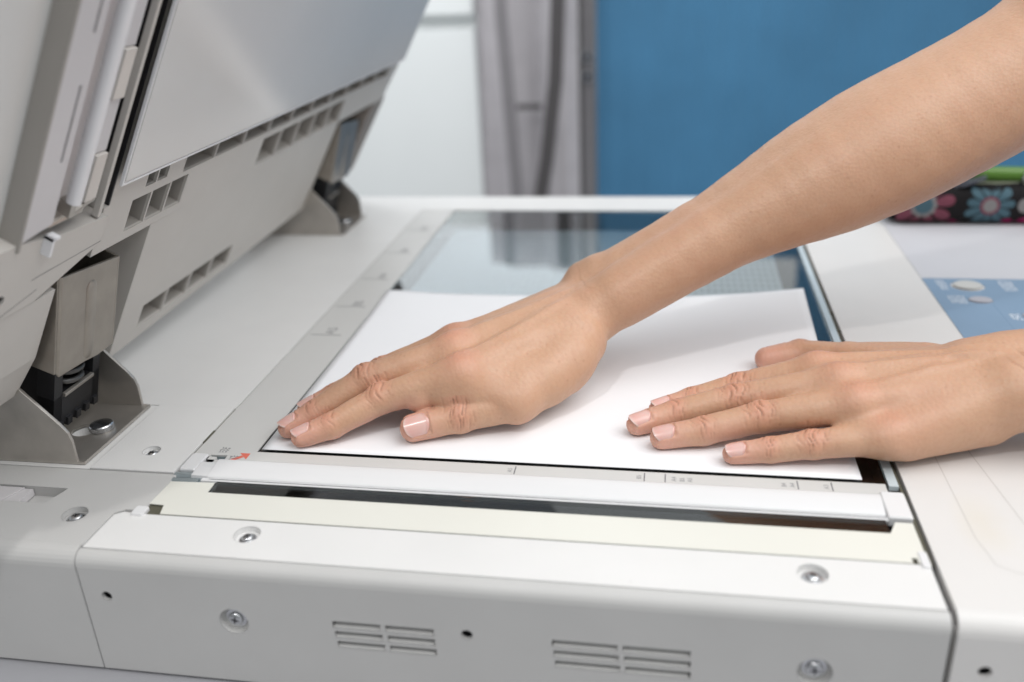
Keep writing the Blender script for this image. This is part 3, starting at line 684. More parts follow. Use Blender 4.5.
cur = thing('grey_curtain', (-95, 1480, -740), 'hanging grey fabric curtain in loose folds between white cabinet and blue partition', 'curtain')
V = []; F = []
nxx, nz = 120, 40
for j in range(nz+1):
    for i in range(nxx+1):
        a, c = i/nxx, j/nz
        x = -192+a*198+ (1-c)*-10*(1-a)
        ph = a*17+0.9*(c-0.5)*math.sin(a*5+1)
        y = 1480+10*math.sin(ph*0.8)+3*math.sin(ph*1.9+1)+14*math.sin(a*4+c*1.2)
        V.append((x, y, -730+c*1150))
for j in range(nz):
    for i in range(nxx): F.append((j*(nxx+1)+i, j*(nxx+1)+i+1, (j+1)*(nxx+1)+i+1, (j+1)*(nxx+1)+i))
cl = mesh('fabric', V, F, mat('grey_fabric', (0.50, 0.48, 0.50), 0.85, 0.15, vary=0.05, bump=0.3), cur, smooth=True)
md = cl.modifiers.new('thick', 'SOLIDIFY'); md.thickness = 2*MM
def strap(pts, wd, name, m):
    b = MB(); n = len(pts); V = []
    for x, y, z in pts: V += [(x-wd/2, y, z), (x+wd/2, y, z), (x+wd/2, y-5, z), (x-wd/2, y-5, z)]
    F = []
    for k in range(n-1):
        for q in range(4): F.append((k*4+q, k*4+(q+1) % 4, (k+1)*4+(q+1) % 4, (k+1)*4+q))
    F += [(0, 1, 2, 3), tuple(range((n-1)*4, n*4))]
    b.add(V, F); return b.build(name, m, cur)
M_STRAP = mat('charcoal_trim', (0.085, 0.08, 0.082), 0.7, 0.2)
strap([(-22, 1430, 400), (-25, 1430, 124), (-33, 1430, -20), (-55, 1430, -180), (-75, 1430, -280), (-105, 1430, -700)], 27, 'fabric_trim', M_STRAP)
strap([(-140, 1436, 400), (-135, 1436, 100), (-125, 1436, -120), (-118, 1436, -280), (-115, 1436, -700)], 24, 'fabric_trim', mat('grey_trim', (0.22, 0.21, 0.22), 0.8, 0.2))
b = MB(); b.box(-110, -62, 1424, 1429, -76, -66); b.build('tie_band', M_STRAP, cur)

par = thing('blue_partition', (620, 1510, -740), 'tall ribbed blue office partition filling the background on the right', 'partition')
b = MB()
M_BLUE = mat('blue_fabric_panel', (0.062, 0.205, 0.365), 0.5, 0.4, vary=0.10, vscale=5, bump=0.2, bscale=400)
V = []; F = []; xs = np.arange(40, 1700, 5.0)
prof = [(x, 1500+1.1*math.sin(x*2*math.pi/40)+0.7*math.sin(x*2*math.pi/173)) for x in xs]
n = len(prof)
for zz in (-735, 400): V += [(x, y, zz) for x, y in prof]
F = [(k, k+1, n+k+1, n+k) for k in range(n-1)]
b.add(V, F); b.box(40, 1700, 1504, 1530, -735, 400); b.build('panel', M_BLUE, par)
b = MB(); b.box(455, 1700, 1490, 1498, 398, 1000); b.build('reflection_panel', M_BLUE, par)  # unseen panel added to darken the right part of the glass reflection
b = MB(); b.box(9, 37, 1488, 1540, -740, 420)
b.build('post', mat('grey_post', (0.30, 0.29, 0.30), 0.35, 0.5, metal=0.6, vary=0.05, bevel=3), par)
b = MB(); b.box(6, 13, 1484, 1490, -740, 420); b.build('post_edge', M_STRAP, par)
b = MB()
for z in (15, -23): b.rev([(11, -4), (11, 4), (6, 5), (6, -4)], (25, 1481, z), 1, 24)
b.build('post_bolt', M_CHROME, par, smooth=True, sharp=40)
# the room's luminous louvre ceiling, seen in the picture only as a reflection in the platen glass
m = bpy.data.materials.new('louvre_light'); m.use_nodes = True
nt = m.node_tree; bs = nt.nodes['Principled BSDF']; bs.inputs['Base Color'].default_value = (0.6, 0.6, 0.6, 1)
tc = nt.nodes.new('ShaderNodeTexCoord'); vo = nt.nodes.new('ShaderNodeTexVoronoi'); vo.inputs['Scale'].default_value = 15; vo.inputs['Randomness'].default_value = 0
rp = nt.nodes.new('ShaderNodeValToRGB'); rp.color_ramp.elements[0].position = 0.30; rp.color_ramp.elements[1].position = 0.42
rp.color_ramp.elements[0].color = (0.75, 0.80, 0.85, 1); rp.color_ramp.elements[1].color = (0.93, 0.97, 1.0, 1)
nt.links.new(tc.outputs['Object'], vo.inputs['Vector']); nt.links.new(vo.outputs['Distance'], rp.inputs['Fac'])
nt.links.new(rp.outputs['Color'], bs.inputs['Emission Color']); bs.inputs['Emission Strength'].default_value = 1.5
b = MB(); b.box(-1900, -240, 2300, 5600, 1400, 1420)
lamp = b.build('louvre_ceiling_light', m, None)
tag(lamp, 'long luminous louvre ceiling light mirrored in the copier glass', 'ceiling light')
# ---------------------------------------------------------------- bodies from distance fields
def nrm(v):
    v = np.asarray(v, float); return v/np.linalg.norm(v)
def smin(a, b, k):
    h = np.maximum(k-np.abs(a-b), 0.0)/k
    return np.minimum(a, b)-h*h*k*0.25
def cone(p, a, b, r1, r2, flat=None):
    """tapered capsule; flat = (axis, factor) squeezes it along that axis"""
    a = np.asarray(a, float); b = np.asarray(b, float)
    ab = b-a; ap = p-a
    t = np.clip((ap@ab)/(ab@ab), 0, 1)
    q = ap-t[:, None]*ab
    if flat is not None:
        ax, f = flat
        d2 = (q*q).sum(1); c = q@ax
        d = np.sqrt(d2+c*c*(f*f-1))
    else:
        d = np.sqrt((q*q).sum(1))
    return d-(r1+t*(r2-r1))

class Hand:
    """chains of tapered capsules: fingers stay apart from each other, all melt into the palm"""
    def __init__(s, H):
        s.H = H
    def groups(s):
        H = s.H; out = []
        palm = []
        for a, b, r1, r2, fl in H['palm']:
            palm.append((a, b, r1, r2, fl))
        fingers = []
        for name, J, R in H['fingers']:
            segs = [(J[i], J[i+1], R[i], R[i+1], None) for i in range(len(J)-1)]
            for (q, r) in H['bumps'].get(name, []):
                segs.append((q, np.add(q, (0.01, 0, 0)), r, r, None))
            fingers.append(segs)
        return palm, fingers
    def prepare(s):
        s.palm, s.fing = s.groups()
        s.bnd = {}
        for k, segs in enumerate([s.palm]+s.fing):
            s.bnd[id(segs)] = tuple(np.array([np.asarray(g[j], float) for g in segs]) for j in range(4))
    def __call__(s, p):
        c = p.mean(0); rad = np.sqrt(((p-c)**2).sum(1).max())
        def near(segs, lim):
            a, b, r1, r2 = s.bnd[id(segs)]
            ab = b-a; t = np.clip(((c-a)*ab).sum(1)/np.maximum((ab*ab).sum(1), 1e-9), 0, 1)
            dd = np.sqrt(((c-a-t[:, None]*ab)**2).sum(1))-(r1+t*(r2-r1))
            return [segs[i] for i in np.nonzero(dd < lim)[0]]
        d = np.full(len(p), 60.0)
        pl = near(s.palm, rad*1.2+14)
        kp = s.H.get('kpalm', 7.0)
        for g in pl:
            d = smin(d, cone(p, *g), kp)
        for segs in s.fing:
            ns = near(segs, rad*1.25+14)
            if not ns: continue
            f = np.full(len(p), 60.0)
            for g in ns: f = smin(f, cone(p, *g), 1.6)
            # melt with the palm near the knuckle, keep crisp towards the tip
            d = smin(d, f, 2.2) if not pl else s.blend(d, f, p, segs)
        zf = s.H['floor']
        k = 1.2; m = zf-p[:, 2]
        h = np.maximum(k-np.abs(d-m), 0)/k
        return np.maximum(d, m)+h*h*k*0.25
    def blend(s, d, f, p, segs):
        mcp = np.asarray(segs[2][1] if len(segs) > 2 else segs[-1][1], float)
        r = np.sqrt(((p-mcp)**2).sum(1))
        k = 0.7+6.0*np.clip(1-(r-14)/22.0, 0, 1)
        h = np.maximum(k-np.abs(d-f), 0.0)/k
        return np.minimum(d, f)-h*h*k*0.25

def surface(fn, lo, hi, h, B=16):
    """sparse surface nets: only blocks close to the surface are sampled"""
    lo = np.asarray(lo, float); hi = np.asarray(hi, float)
    nb = np.ceil((hi-lo)/(h*B)).astype(int)
    N = nb*B+2
    ii = np.arange(B+1)
    loc = np.stack(np.meshgrid(ii, ii, ii, indexing='ij'), -1).reshape(-1, 3)
    V = []; K = []; Q = []
    half = h*B*0.5
    for bx in range(nb[0]):
        for by in range(nb[1]):
            for bz in range(nb[2]):
                o = np.array([bx, by, bz])*B
                c = lo+(o+B/2)*h
                ctr = np.stack([c, c+(half, 0, 0), c-(half, 0, 0), c+(0, half, 0), c-(0, half, 0), c+(0, 0, half), c-(0, 0, half)])
                dc = fn(ctr)
                if np.abs(dc).min() > half*1.35+1.5: continue
                g = fn(lo+(o+loc)*h).reshape(B+1, B+1, B+1)
                ins = g < 0
                if ins.all() or not ins.any(): continue
                cnt = np.zeros((B, B, B)); acc = np.zeros((B, B, B, 3))
                cell = np.stack(np.meshgrid(*[np.arange(B)]*3, indexing='ij'), -1).astype(float)
                for ax in range(3):
                    e1, e2 = [(1, 2), (0, 2), (0, 1)][ax]
                    for u1 in (0, 1):
                        for u2 in (0, 1):
                            s0 = [slice(0, B)]*3
                            s0[e1] = slice(u1, u1+B); s0[e2] = slice(u2, u2+B)
                            s1 = list(s0); s1[ax] = slice(1, B+1)
                            a = g[tuple(s0)]; b = g[tuple(s1)]
                            m = (a < 0) != (b < 0)
                            t = np.where(m, a/np.where(m, a-b, 1), 0)
                            off = np.zeros((B, B, B, 3)); off[..., ax] = t; off[..., e1] = u1; off[..., e2] = u2
                            acc += np.where(m[..., None], off, 0); cnt += m
                has = cnt > 0
                pos = cell[has]+acc[has]/cnt[has][:, None]
                gi = (cell[has]+o).astype(np.int64)
                V.append(lo+(pos+o)*h); K.append((gi[:, 0]*N[1]+gi[:, 1])*N[2]+gi[:, 2])
                for ax in range(3):
                    e1, e2 = [(1, 2), (2, 0), (0, 1)][ax]
                    a = g[:B, :B, :B]; sl = [slice(0, B)]*3; sl[ax] = slice(1, B+1)
                    b = g[tuple(sl)]
                    m = (a < 0) != (b < 0)
                    idx = np.argwhere(m)+o
                    if len(idx) == 0: continue
                    flip = (a[m] < 0)
                    def key(d1, d2):
                        q = idx.copy(); q[:, e1] -= d1; q[:, e2] -= d2
                        return (q[:, 0]*N[1]+q[:, 1])*N[2]+q[:, 2]
                    quad = np.stack([key(1, 1), key(0, 1), key(0, 0), key(1, 0)], 1)
                    quad[~flip] = quad[~flip][:, ::-1]
                    Q.append(quad)
    V = np.concatenate(V); K = np.concatenate(K); Q = np.concatenate(Q)
    order = np.argsort(K); K = K[order]; V = V[order]
    F = np.searchsorted(K, Q); F = np.minimum(F, len(K)-1)
    ok = (K[F] == Q).all(1)
    return V, F[ok]

def relax(V, F, n=2):
    E = np.concatenate([F[:, [0, 1]], F[:, [1, 2]], F[:, [2, 3]], F[:, [3, 0]]])
    E = np.concatenate([E, E[:, ::-1]])
    cnt = np.bincount(E[:, 0], minlength=len(V))[:, None]
    for _ in range(n):
        S = np.stack([np.bincount(E[:, 0], V[E[:, 1], k], len(V)) for k in range(3)], 1)
        V = V*0.4+0.6*S/np.maximum(cnt, 1)
    return V
def vnormals(V, F):
    n = np.cross(V[F[:, 2]]-V[F[:, 0]], V[F[:, 3]]-V[F[:, 1]])
    out = np.stack([np.bincount(F.ravel(), np.repeat(n[:, k], 4), len(V)) for k in range(3)], 1)
    return out/np.maximum(np.linalg.norm(out, axis=1), 1e-9)[:, None]
UPV = np.array([0, 0, 1.0])

def limb(pts, rad, step=11.0):
    """smooth limb through the given points and radii (Catmull-Rom)"""
    P = np.array([list(p)+[r] for p, r in zip(pts, rad)], float)
    P = np.concatenate([[2*P[0]-P[1]], P, [2*P[-1]-P[-2]]]); Q = []
    for i in range(1, len(P)-2):
        n = max(2, int(np.linalg.norm(P[i+1, :3]-P[i, :3])/step))
        for k in range(n):
            t = k/n; a, b, c, d = P[i-1], P[i], P[i+1], P[i+2]
            Q.append(0.5*((2*b)+(c-a)*t+(2*a-5*b+4*c-d)*t*t+(-a+3*b-3*c+d)*t**3))
    Q.append(P[-2])
    return [(Q[i][:3], Q[i+1][:3], Q[i][3], Q[i+1][3], None) for i in range(len(Q)-1)]

def hand_right():
    idx = [[19.6, 5.0, 5.6], [33.1, 10.9, 9.2], [55.1, 24.0, 18.0], [94.8, 31.7, 29.0]]
    mid = [[9.5, 13.1, 5.6], [20.5, 21.2, 9.8], [44.0, 36.5, 22.3], [87.7, 50.2, 33.0]]
    rng = [[11.5, 33.0, 5.6], [24.0, 40.0, 10.0], [48.0, 51.0, 20.0], [83.5, 66.0, 30.5]]
    lit = [[26.0, 54.0, 5.0], [38.0, 61.0, 8.0], [54.0, 69.0, 15.0], [86.0, 80.0, 26.0]]
    thb = [[73.2, 16.1, 7.0], [94.7, 23.6, 10.5], [120.4, 31.9, 15.0], [146.0, 62.0, 26.0]]
    W = np.array([156.0, 103.0, 41.0]); El = np.array([372.0, 163.0, 150.0]); Sh = np.array([520.0, 190.0, 292.0])
    w = nrm((-.38, .92, .02))
    ax = nrm(El-W)
    up = nrm(np.cross(ax, w)); up = up if up[2] > 0 else -up
    palm = []
    for J, r1, r2, o in ((idx, 9.0, 12.5, -12), (mid, 9.0, 13.5, -4), (rng, 8.5, 13, 5), (lit, 8.0, 12, 13)):
        palm.append((J[3], (W+w*o*1.0-ax*6).tolist(), r1, r2, None))
    palm += [(thb[2], [148, 74, 30], 10.5, 15, None), ([124, 40, 17], [140, 60, 20], 11, 14, None),
             ([112, 55, 24], [148, 92, 34], 10, 14, None),
             ([92, 30.5, 21], [122, 33, 16], 9.5, 9.5, None), ([100, 34, 24], [135, 48, 20], 9.5, 11, None)]
    a1 = W+ax*70; am = W+ax*112; a2 = W+ax*160
    Up = nrm(Sh-El)
    palm += limb([W-w*11+up*1.5, a1-w*6.5+up*2.5, am-w*7+up*2, a2-w*7+up*.5, El-w*3, El+Up*45, Sh], [14.5, 16.8, 22.0, 29.0, 31.0, 32.0, 40])
    palm += limb([W+w*11, a1+w*8.5+up*1.5, am+w*9+up*2, a2+w*8+up*1.5, El+w*4, El+Up*45+w*2], [15.2, 17.2, 22.0, 28.4, 30.8, 32.0])
    palm += [(W+w*18+up*8+ax*1, W+w*16+up*8+ax*8, 9.0, 9.0, None)]
    bumps = {'index': [((np.array(idx[2])+(0, 0, .7)).tolist(), 7.7), ([74, 27, 19.5], 8.6), ([86, 29.5, 21.5], 9.4)], 'middle': [((np.array(mid[2])+(0, 0, .7)).tolist(), 7.8)],
             'ring': [(rng[2], 7.6)], 'little': [(lit[2], 6.8)], 'thumb': [(thb[1], 8.5)]}
    H = dict(floor=0.9, palm=[(np.array(a), np.array(b), r1, r2, f) for a, b, r1, r2, f in palm],
             fingers=[('index', idx, [5.5, 6.5, 7.5, 9.6]), ('middle', mid, [5.6, 6.7, 7.7, 9.0]), ('ring', rng, [5.4, 6.4, 7.4, 8.6]),
                      ('little', lit, [4.8, 5.6, 6.6, 8.0]), ('thumb', thb, [7.0, 8.0, 9.6, 12.0])], bumps=bumps,
             wrist=W, elbow=El, w=w, up=up, ax=ax, lo=(-4, -12, -4), hi=(500, 235, 372))
    return H

def hand_left():
    idx = [[190.7, 48.6, 5.4], [206.9, 55.8, 7.4], [229.9, 62.0, 12.6], [266.0, 60.0, 23.5]]
    mid = [[181.0, 31.8, 5.6], [199.0, 40.0, 8.0], [227.4, 45.0, 14.5], [273.0, 43.0, 25.5]]
    rng = [[192.6, 19.8, 5.6], [211.9, 23.4, 8.3], [237.8, 28.6, 14.0], [278.5, 27.5, 22.5]]
    lit = [[224.6, 9.0, 5.0], [240.8, 10.7, 7.0], [259.0, 12.5, 9.8], [290.5, 14.0, 14.0]]
    thb = [[247.8, 108.8, 7.0], [265.5, 112.3, 9.0], [288.1, 97.0, 13.5], [318.0, 72.0, 22.0]]
    W = np.array([348.0, 43.0, 29.5]); El = np.array([560.0, 66.0, 52.0]); Sh = El+(60, 8, 12)
    w = nrm((.06, 1.0, .05)); ax = nrm(El-W); up = nrm(np.cross(ax, w)); up = up if up[2] > 0 else -up
    palm = []
    for J, r1, r2, o in ((idx, 8.6, 12.0, 12), (mid, 8.6, 13, 4), (rng, 8.4, 12.5, -4), (lit, 8.4, 12, -11)):
        palm.append((J[3], (W+w*o-ax*5).tolist(), r1, r2, None))
    palm += [(thb[2], [330, 60, 22], 9.5, 14, None), ([300, 18, 12], [335, 32, 17], 10, 13.5, None), ([288, 70, 20], [325, 62, 22], 9, 12, None)]
    a1 = W+ax*80; a2 = W+ax*160
    palm += limb([W-w*11, a1-w*9, a2-w*8, El-w*4, Sh-w*4], [15.5, 18, 27, 32, 36])
    palm += limb([W+w*12-ax*16, W+w*11+up*.5, a1+w*10, a2+w*8, El+w*5, Sh+w*5], [13.5, 15.2, 17.5, 26, 32, 36])
    bumps = {'index': [(idx[2], 7.2)], 'middle': [(mid[2], 7.6)], 'ring': [(rng[2], 7.5)], 'little': [(lit[2], 6.6)], 'thumb': [(thb[1], 8.0)]}
    H = dict(floor=0.9, palm=[(np.array(a), np.array(b), r1, r2, f) for a, b, r1, r2, f in palm],
             fingers=[('index', idx, [5.3, 6.4, 7.1, 8.6]), ('middle', mid, [5.7, 6.8, 7.5, 8.8]), ('ring', rng, [5.7, 6.8, 7.4, 8.6]),
                      ('little', lit, [4.9, 5.9, 6.5, 8.0]), ('thumb', thb, [6.6, 7.6, 9.0, 11.0])], bumps=bumps,
             wrist=W, elbow=El, w=w, up=up, ax=ax, lo=(168, -20, -4), hi=(640, 135, 125))
    return H

# ================================================================ the person's two arms
def skin_mat():
    m = bpy.data.materials.new('skin'); m.use_nodes = True
    nt = m.node_tree; b = nt.nodes['Principled BSDF']; L = nt.links.new
    tc = nt.nodes.new('ShaderNodeTexCoord')
    at = nt.nodes.new('ShaderNodeAttribute'); at.attribute_name = 'tone'
    sep = nt.nodes.new('ShaderNodeSeparateColor'); L(at.outputs['Color'], sep.inputs['Color'])
    n1 = nt.nodes.new('ShaderNodeTexNoise'); n1.inputs['Scale'].default_value = 55; n1.inputs['Detail'].default_value = 6; L(tc.outputs['Object'], n1.inputs['Vector'])
    n2 = nt.nodes.new('ShaderNodeTexNoise'); n2.inputs['Scale'].default_value = 480; n2.inputs['Detail'].default_value = 4; L(tc.outputs['Object'], n2.inputs['Vector'])
    def mix(f, a, c):
        x = nt.nodes.new('ShaderNodeMix'); x.data_type = 'RGBA'
        if isinstance(f, float): x.inputs[0].default_value = f
        else: L(f, x.inputs[0])
        for v, k in ((a, 6), (c, 7)):
            if isinstance(v, tuple): x.inputs[k].default_value = v+(1,)
            else: L(v, x.inputs[k])
        return x.outputs[2]
    c = mix(n1.outputs['Fac'], (0.545, 0.32, 0.20), (0.605, 0.37, 0.25))
    r = nt.nodes.new('ShaderNodeMapRange'); r.inputs['From Min'].default_value = 0.42; r.inputs['From Max'].default_value = 0.72; r.inputs['To Max'].default_value = 0.2
    L(n2.outputs['Fac'], r.inputs['Value'])
    c = mix(r.outputs['Result'], c, (0.47, 0.235, 0.145))
    n4 = nt.nodes.new('ShaderNodeTexNoise'); n4.inputs['Scale'].default_value = 24; n4.inputs['Detail'].default_value = 3; L(tc.outputs['Object'], n4.inputs['Vector'])
    r4 = nt.nodes.new('ShaderNodeMapRange'); r4.inputs['From Min'].default_value = 0.5; r4.inputs['From Max'].default_value = 0.75; r4.inputs['To Max'].default_value = 0.4; L(n4.outputs['Fac'], r4.inputs['Value'])
    c = mix(r4.outputs['Result'], c, (0.55, 0.29, 0.19))
    v5 = nt.nodes.new('ShaderNodeTexVoronoi'); v5.inputs['Scale'].default_value = 160; L(tc.outputs['Object'], v5.inputs['Vector'])
    r5 = nt.nodes.new('ShaderNodeMapRange'); r5.inputs['From Min'].default_value = 0.05; r5.inputs['From Max'].default_value = 0.16; r5.inputs['To Min'].default_value = 0.28; r5.inputs['To Max'].default_value = 0.0; L(v5.outputs['Distance'], r5.inputs['Value'])
    c = mix(r5.outputs['Result'], c, (0.40, 0.20, 0.12))      # pores and follicles
    c = mix(sep.outputs[0], c, (0.62, 0.26, 0.18))            # pinker over the joints
    c = mix(sep.outputs[1], c, (0.68, 0.35, 0.275))            # pink pads and finger ends
    c = mix(sep.outputs[2], c, (0.36, 0.175, 0.105))          # darker colour in the folds
    L(c, b.inputs['Base Color'])
    b.inputs['Subsurface Weight'].default_value = 0.22; b.inputs['Subsurface Radius'].default_value = (1.0, 0.36, 0.18)
    b.inputs['Subsurface Scale'].default_value = 0.0022
    b.inputs['Specular IOR Level'].default_value = 0.5
    rr = nt.nodes.new('ShaderNodeMapRange'); rr.inputs['To Min'].default_value = 0.36; rr.inputs['To Max'].default_value = 0.58; L(n2.outputs['Fac'], rr.inputs['Value']); L(rr.outputs['Result'], b.inputs['Roughness'])
    vo = nt.nodes.new('ShaderNodeTexVoronoi'); vo.inputs['Scale'].default_value = 620; L(tc.outputs['Object'], vo.inputs['Vector'])
    n3 = nt.nodes.new('ShaderNodeTexNoise'); n3.inputs['Scale'].default_value = 260; n3.inputs['Detail'].default_value = 5; L(tc.outputs['Object'], n3.inputs['Vector'])
    b1 = nt.nodes.new('ShaderNodeBump'); b1.inputs['Strength'].default_value = 0.16; b1.inputs['Distance'].default_value = 0.0006; L(vo.outputs['Distance'], b1.inputs['Height'])
    b2 = nt.nodes.new('ShaderNodeBump'); b2.inputs['Strength'].default_value = 0.16; b2.inputs['Distance'].default_value = 0.0006; L(n3.outputs['Fac'], b2.inputs['Height']); L(b1.outputs['Normal'], b2.inputs['Normal'])
    L(b2.outputs['Normal'], b.inputs['Normal'])
    return m
def nail_mat():
    m = bpy.data.materials.new('fingernail'); m.use_nodes = True
    nt = m.node_tree; b = nt.nodes['Principled BSDF']; L = nt.links.new
    at = nt.nodes.new('ShaderNodeAttribute'); at.attribute_name = 'along'
    sep = nt.nodes.new('ShaderNodeSeparateColor'); L(at.outputs['Color'], sep.inputs['Color'])
    r = nt.nodes.new('ShaderNodeValToRGB'); e = r.color_ramp.elements
    e[0].position = 0.0; e[0].color = (0.60, 0.34, 0.29, 1); e[1].position = 1.0; e[1].color = (0.74, 0.55, 0.50, 1)
    for p, c in ((0.18, (0.72, 0.47, 0.42, 1)), (0.80, (0.72, 0.42, 0.37, 1)), (0.9, (0.71, 0.44, 0.39, 1))):
        q = e.new(p); q.color = c
    L(sep.outputs[0], r.inputs['Fac']); L(r.outputs['Color'], b.inputs['Base Color'])
    b.inputs['Roughness'].default_value = 0.28; b.inputs['Subsurface Weight'].default_value = 0.15; b.inputs['Subsurface Scale'].default_value = 0.001
    b.inputs['Coat Weight'].default_value = 0.35; b.inputs['Coat Roughness'].default_value = 0.15
    return m
M_SKIN = skin_mat(); M_NAIL = nail_mat()
person = thing('person', (420, 120, 40), 'bare forearms and hands of a person at the right pressing paper on the glass', 'person')
VOX = 0.75
def frame_at(a, b_, hint):
    d = nrm(np.asarray(b_, float)-np.asarray(a, float)); m_ = np.asarray(hint, float); m_ = nrm(m_-d*(m_@d)); return d, m_, np.cross(d, m_)
def wob(x, y, s):
    return math.sin(s)*np.sin(x*1.3+s*3)+0.6*np.sin(y*2.1+s*5)
def make_arm(H, label, hints, tendons, veins, creases, nails):
    s = Hand(H); s.prepare()
    V, F = surface(s, H['lo'], H['hi'], VOX)
    V = relax(V, F, 2)
    Nn = vnormals(V, F)
    if (Nn[:, 2]*(V[:, 2] > 30)).sum() < 0: F = F[:, ::-1]; Nn = -Nn
    D = np.zeros(len(V)); T = np.zeros((len(V), 4)); T[:, 3] = 1
    for fi, (name, J, R) in enumerate(H['fingers']):
        J = [np.asarray(j, float) for j in J]; up = hints[name]
        for ji, (wdt, amp, grooves) in ((2, (7.0, .62, 7)), (1, (4.6, .42, 5))) if name != 'thumb' else ((1, (6.0, .62, 7)),):
            d, m_, sd = frame_at(J[ji+1], J[ji-1], up)
            q = V-J[ji]; t = q@d; h = q@m_; e = q@sd
            near = (np.abs(t) < wdt*1.6) & (np.sqrt(h*h+e*e) < R[ji]*1.7) & (h > -R[ji]*0.35)
            ang = np.arctan2(e, h)
            mask = near*np.exp(-(t/wdt)**2)*np.clip(np.cos(ang*0.95), 0, 1)
            tt = t+0.9*np.sin(ang*2.2+fi*1.7)+0.5*np.sin(ang*5+fi+ji)
            tt = tt*(1-0.10*np.cos(ang*2))
            per = wdt*2/grooves
            w_ = np.sin(2*math.pi*tt/per+1.3*np.sin(tt*0.8+fi*2.2+ang*2))*(0.72+0.45*np.sin(ang*3.1+tt*1.1+fi))
            g = -np.clip(w_-0.15, 0, 1)**1.2
            D += mask*amp*(1.5*g+0.18)
            T[:, 0] = np.maximum(T[:, 0], mask*0.5); T[:, 2] = np.maximum(T[:, 2], mask*np.clip(-g*1.4, 0, 1))
        # finger ends are pinker, undersides too
        r = np.sqrt(((V-J[0])**2).sum(1)); T[:, 1] = np.maximum(T[:, 1], np.clip(1-(r-5)/14, 0, 1)*0.7)
        for k in range(3):
            a, c = J[k], J[k+1]; ab = c-a; t = np.clip(((V-a)@ab)/(ab@ab), 0, 1); rr = np.sqrt(((V-a-t[:, None]*ab)**2).sum(1))
            under = np.clip(-(Nn@np.asarray(up, float)), 0, 1)*(rr < R[k]*1.25)
            T[:, 1] = np.maximum(T[:, 1], under*0.6)
        if name != 'thumb':
            r = np.sqrt(((V-J[3]-np.array((0, 0, R[3]*.8)))**2).sum(1)); k = np.exp(-(r/8.5)**2)
            D += H.get('knob', 0.45)*np.exp(-(r/6.5)**2); T[:, 0] = np.maximum(T[:, 0], H.get('red', 0.55)*k)
            # fine cross lines over the knuckle
            d, m_, sd = frame_at(J[3], J[2], (0, 0, 1)); q = V-J[3]; t = q@d; e = q@sd
            D += -0.10*k*np.clip(np.sin(2*math.pi*(t+0.5*np.sin(e*.7)+fi)/2.1), 0, 1)
            T[:, 2] = np.maximum(T[:, 2], k*0.16*np.clip(np.sin(2*math.pi*(t+0.5*np.sin(e*.7)+fi)/2.1), 0, 1))
    def ridge(pts, wd, amp):
        P = np.asarray(pts, float)[:, :2]; best = np.full(len(V), 1e9); tt = np.zeros(len(V))
        for k in range(len(P)-1):
            ab = P[k+1]-P[k]; t = np.clip(((V[:, :2]-P[k])@ab)/(ab@ab), 0, 1); r = np.sqrt(((V[:, :2]-P[k]-t[:, None]*ab)**2).sum(1))
            m_ = r < best; best[m_] = r[m_]; tt[m_] = (k+t[m_])/(len(P)-1)
        return amp*np.exp(-(best/wd)**2)*np.clip(Nn[:, 2]*1.6, 0, 1)*np.sin(math.pi*np.clip(tt, 0.04, 0.96))**0.6
    for pts, wd, amp in tendons: D += ridge(pts, wd, amp)
    for pts, wd, amp in veins: D += ridge(pts, wd, amp)
    for c0, dr, side, wd, amp, curve, lim in creases:
        c0 = np.asarray(c0, float); dr = nrm(dr); side = nrm(side)
        q = V-c0; t = q@dr; e = q@side; t = t-curve*e*e/40.0+0.4*np.sin(e*0.5)
        mk = np.exp(-(t/wd)**2)*np.clip(1-np.abs(e-lim[0])/lim[1], 0, 1)**0.5*(np.abs(q[:, 2]) < 60)*np.clip(Nn[:, 2]*1.5+0.9, 0, 1)
        D -= amp*mk; T[:, 2] = np.maximum(T[:, 2], 0.45*mk)
    # fine lines across the back of the hand, in patches
    axm = H['ax']; q = V-H['wrist']; t = q@axm; e = q@H['w']
    patch = np.clip(0.5+0.5*np.sin(t*0.19+1.3)*np.sin(e*0.27+0.5), 0, 1)*np.clip(Nn[:, 2]*1.5, 0, 1)*np.clip((18-t)/18, 0, 1)
    ln_ = np.clip(np.sin(2*math.pi*(t+0.7*np.sin(e*0.45)+0.4*np.sin(e*1.3+t*0.3))/2.7)-0.2, 0, 1)
    D -= 0.075*patch*ln_; T[:, 2] = np.maximum(T[:, 2], 0.16*patch*ln_)
    # soft unevenness of flesh
    D += 0.10*np.sin(V[:, 0]*.33+V[:, 1]*.21)*np.sin(V[:, 1]*.29-V[:, 2]*.37)
    # nail beds: a shallow pocket with a raised rim
    sdfn = s
    nail_geo = []
    for name, J, R in H['fingers']:
        if name not in nails: continue
        ln, wdh, start, roll = nails[name]
        J = [np.asarray(j, float) for j in J]
        d, m_, sd = frame_at(J[1], J[0], hints[name])
        m_ = nrm(m_*math.cos(roll)+sd*math.sin(roll)); sd = np.cross(d, m_)
        base = J[0]+d*start
        q = V-base; t = q@d; e = q@sd; h = q@m_
        up_ = h > 0
        edge = np.maximum(np.abs(e)/(wdh/2), np.maximum(-t/(ln*.30)+0.72, 0))      # square front, round root
        inside = up_ & (t < ln*1.02) & (t > -1.5) & (np.abs(e) < wdh)
        rim = np.exp(-((np.sqrt(np.maximum(np.abs(e)-wdh/2, 0)**2+np.maximum(-t, 0)**2))/0.8)**2)*(((np.abs(e) > wdh/2) | (t < 0)))
        bed = np.clip((1.0-np.maximum(np.abs(e)/(wdh/2), -t/1.0+0.0))*6, 0, 1)*(t > -0.2)
        D += np.where(inside, 0.28*rim-0.55*bed, 0)
        # the nail plate
        nu, nv = 20, 18
        PV = []; al = []
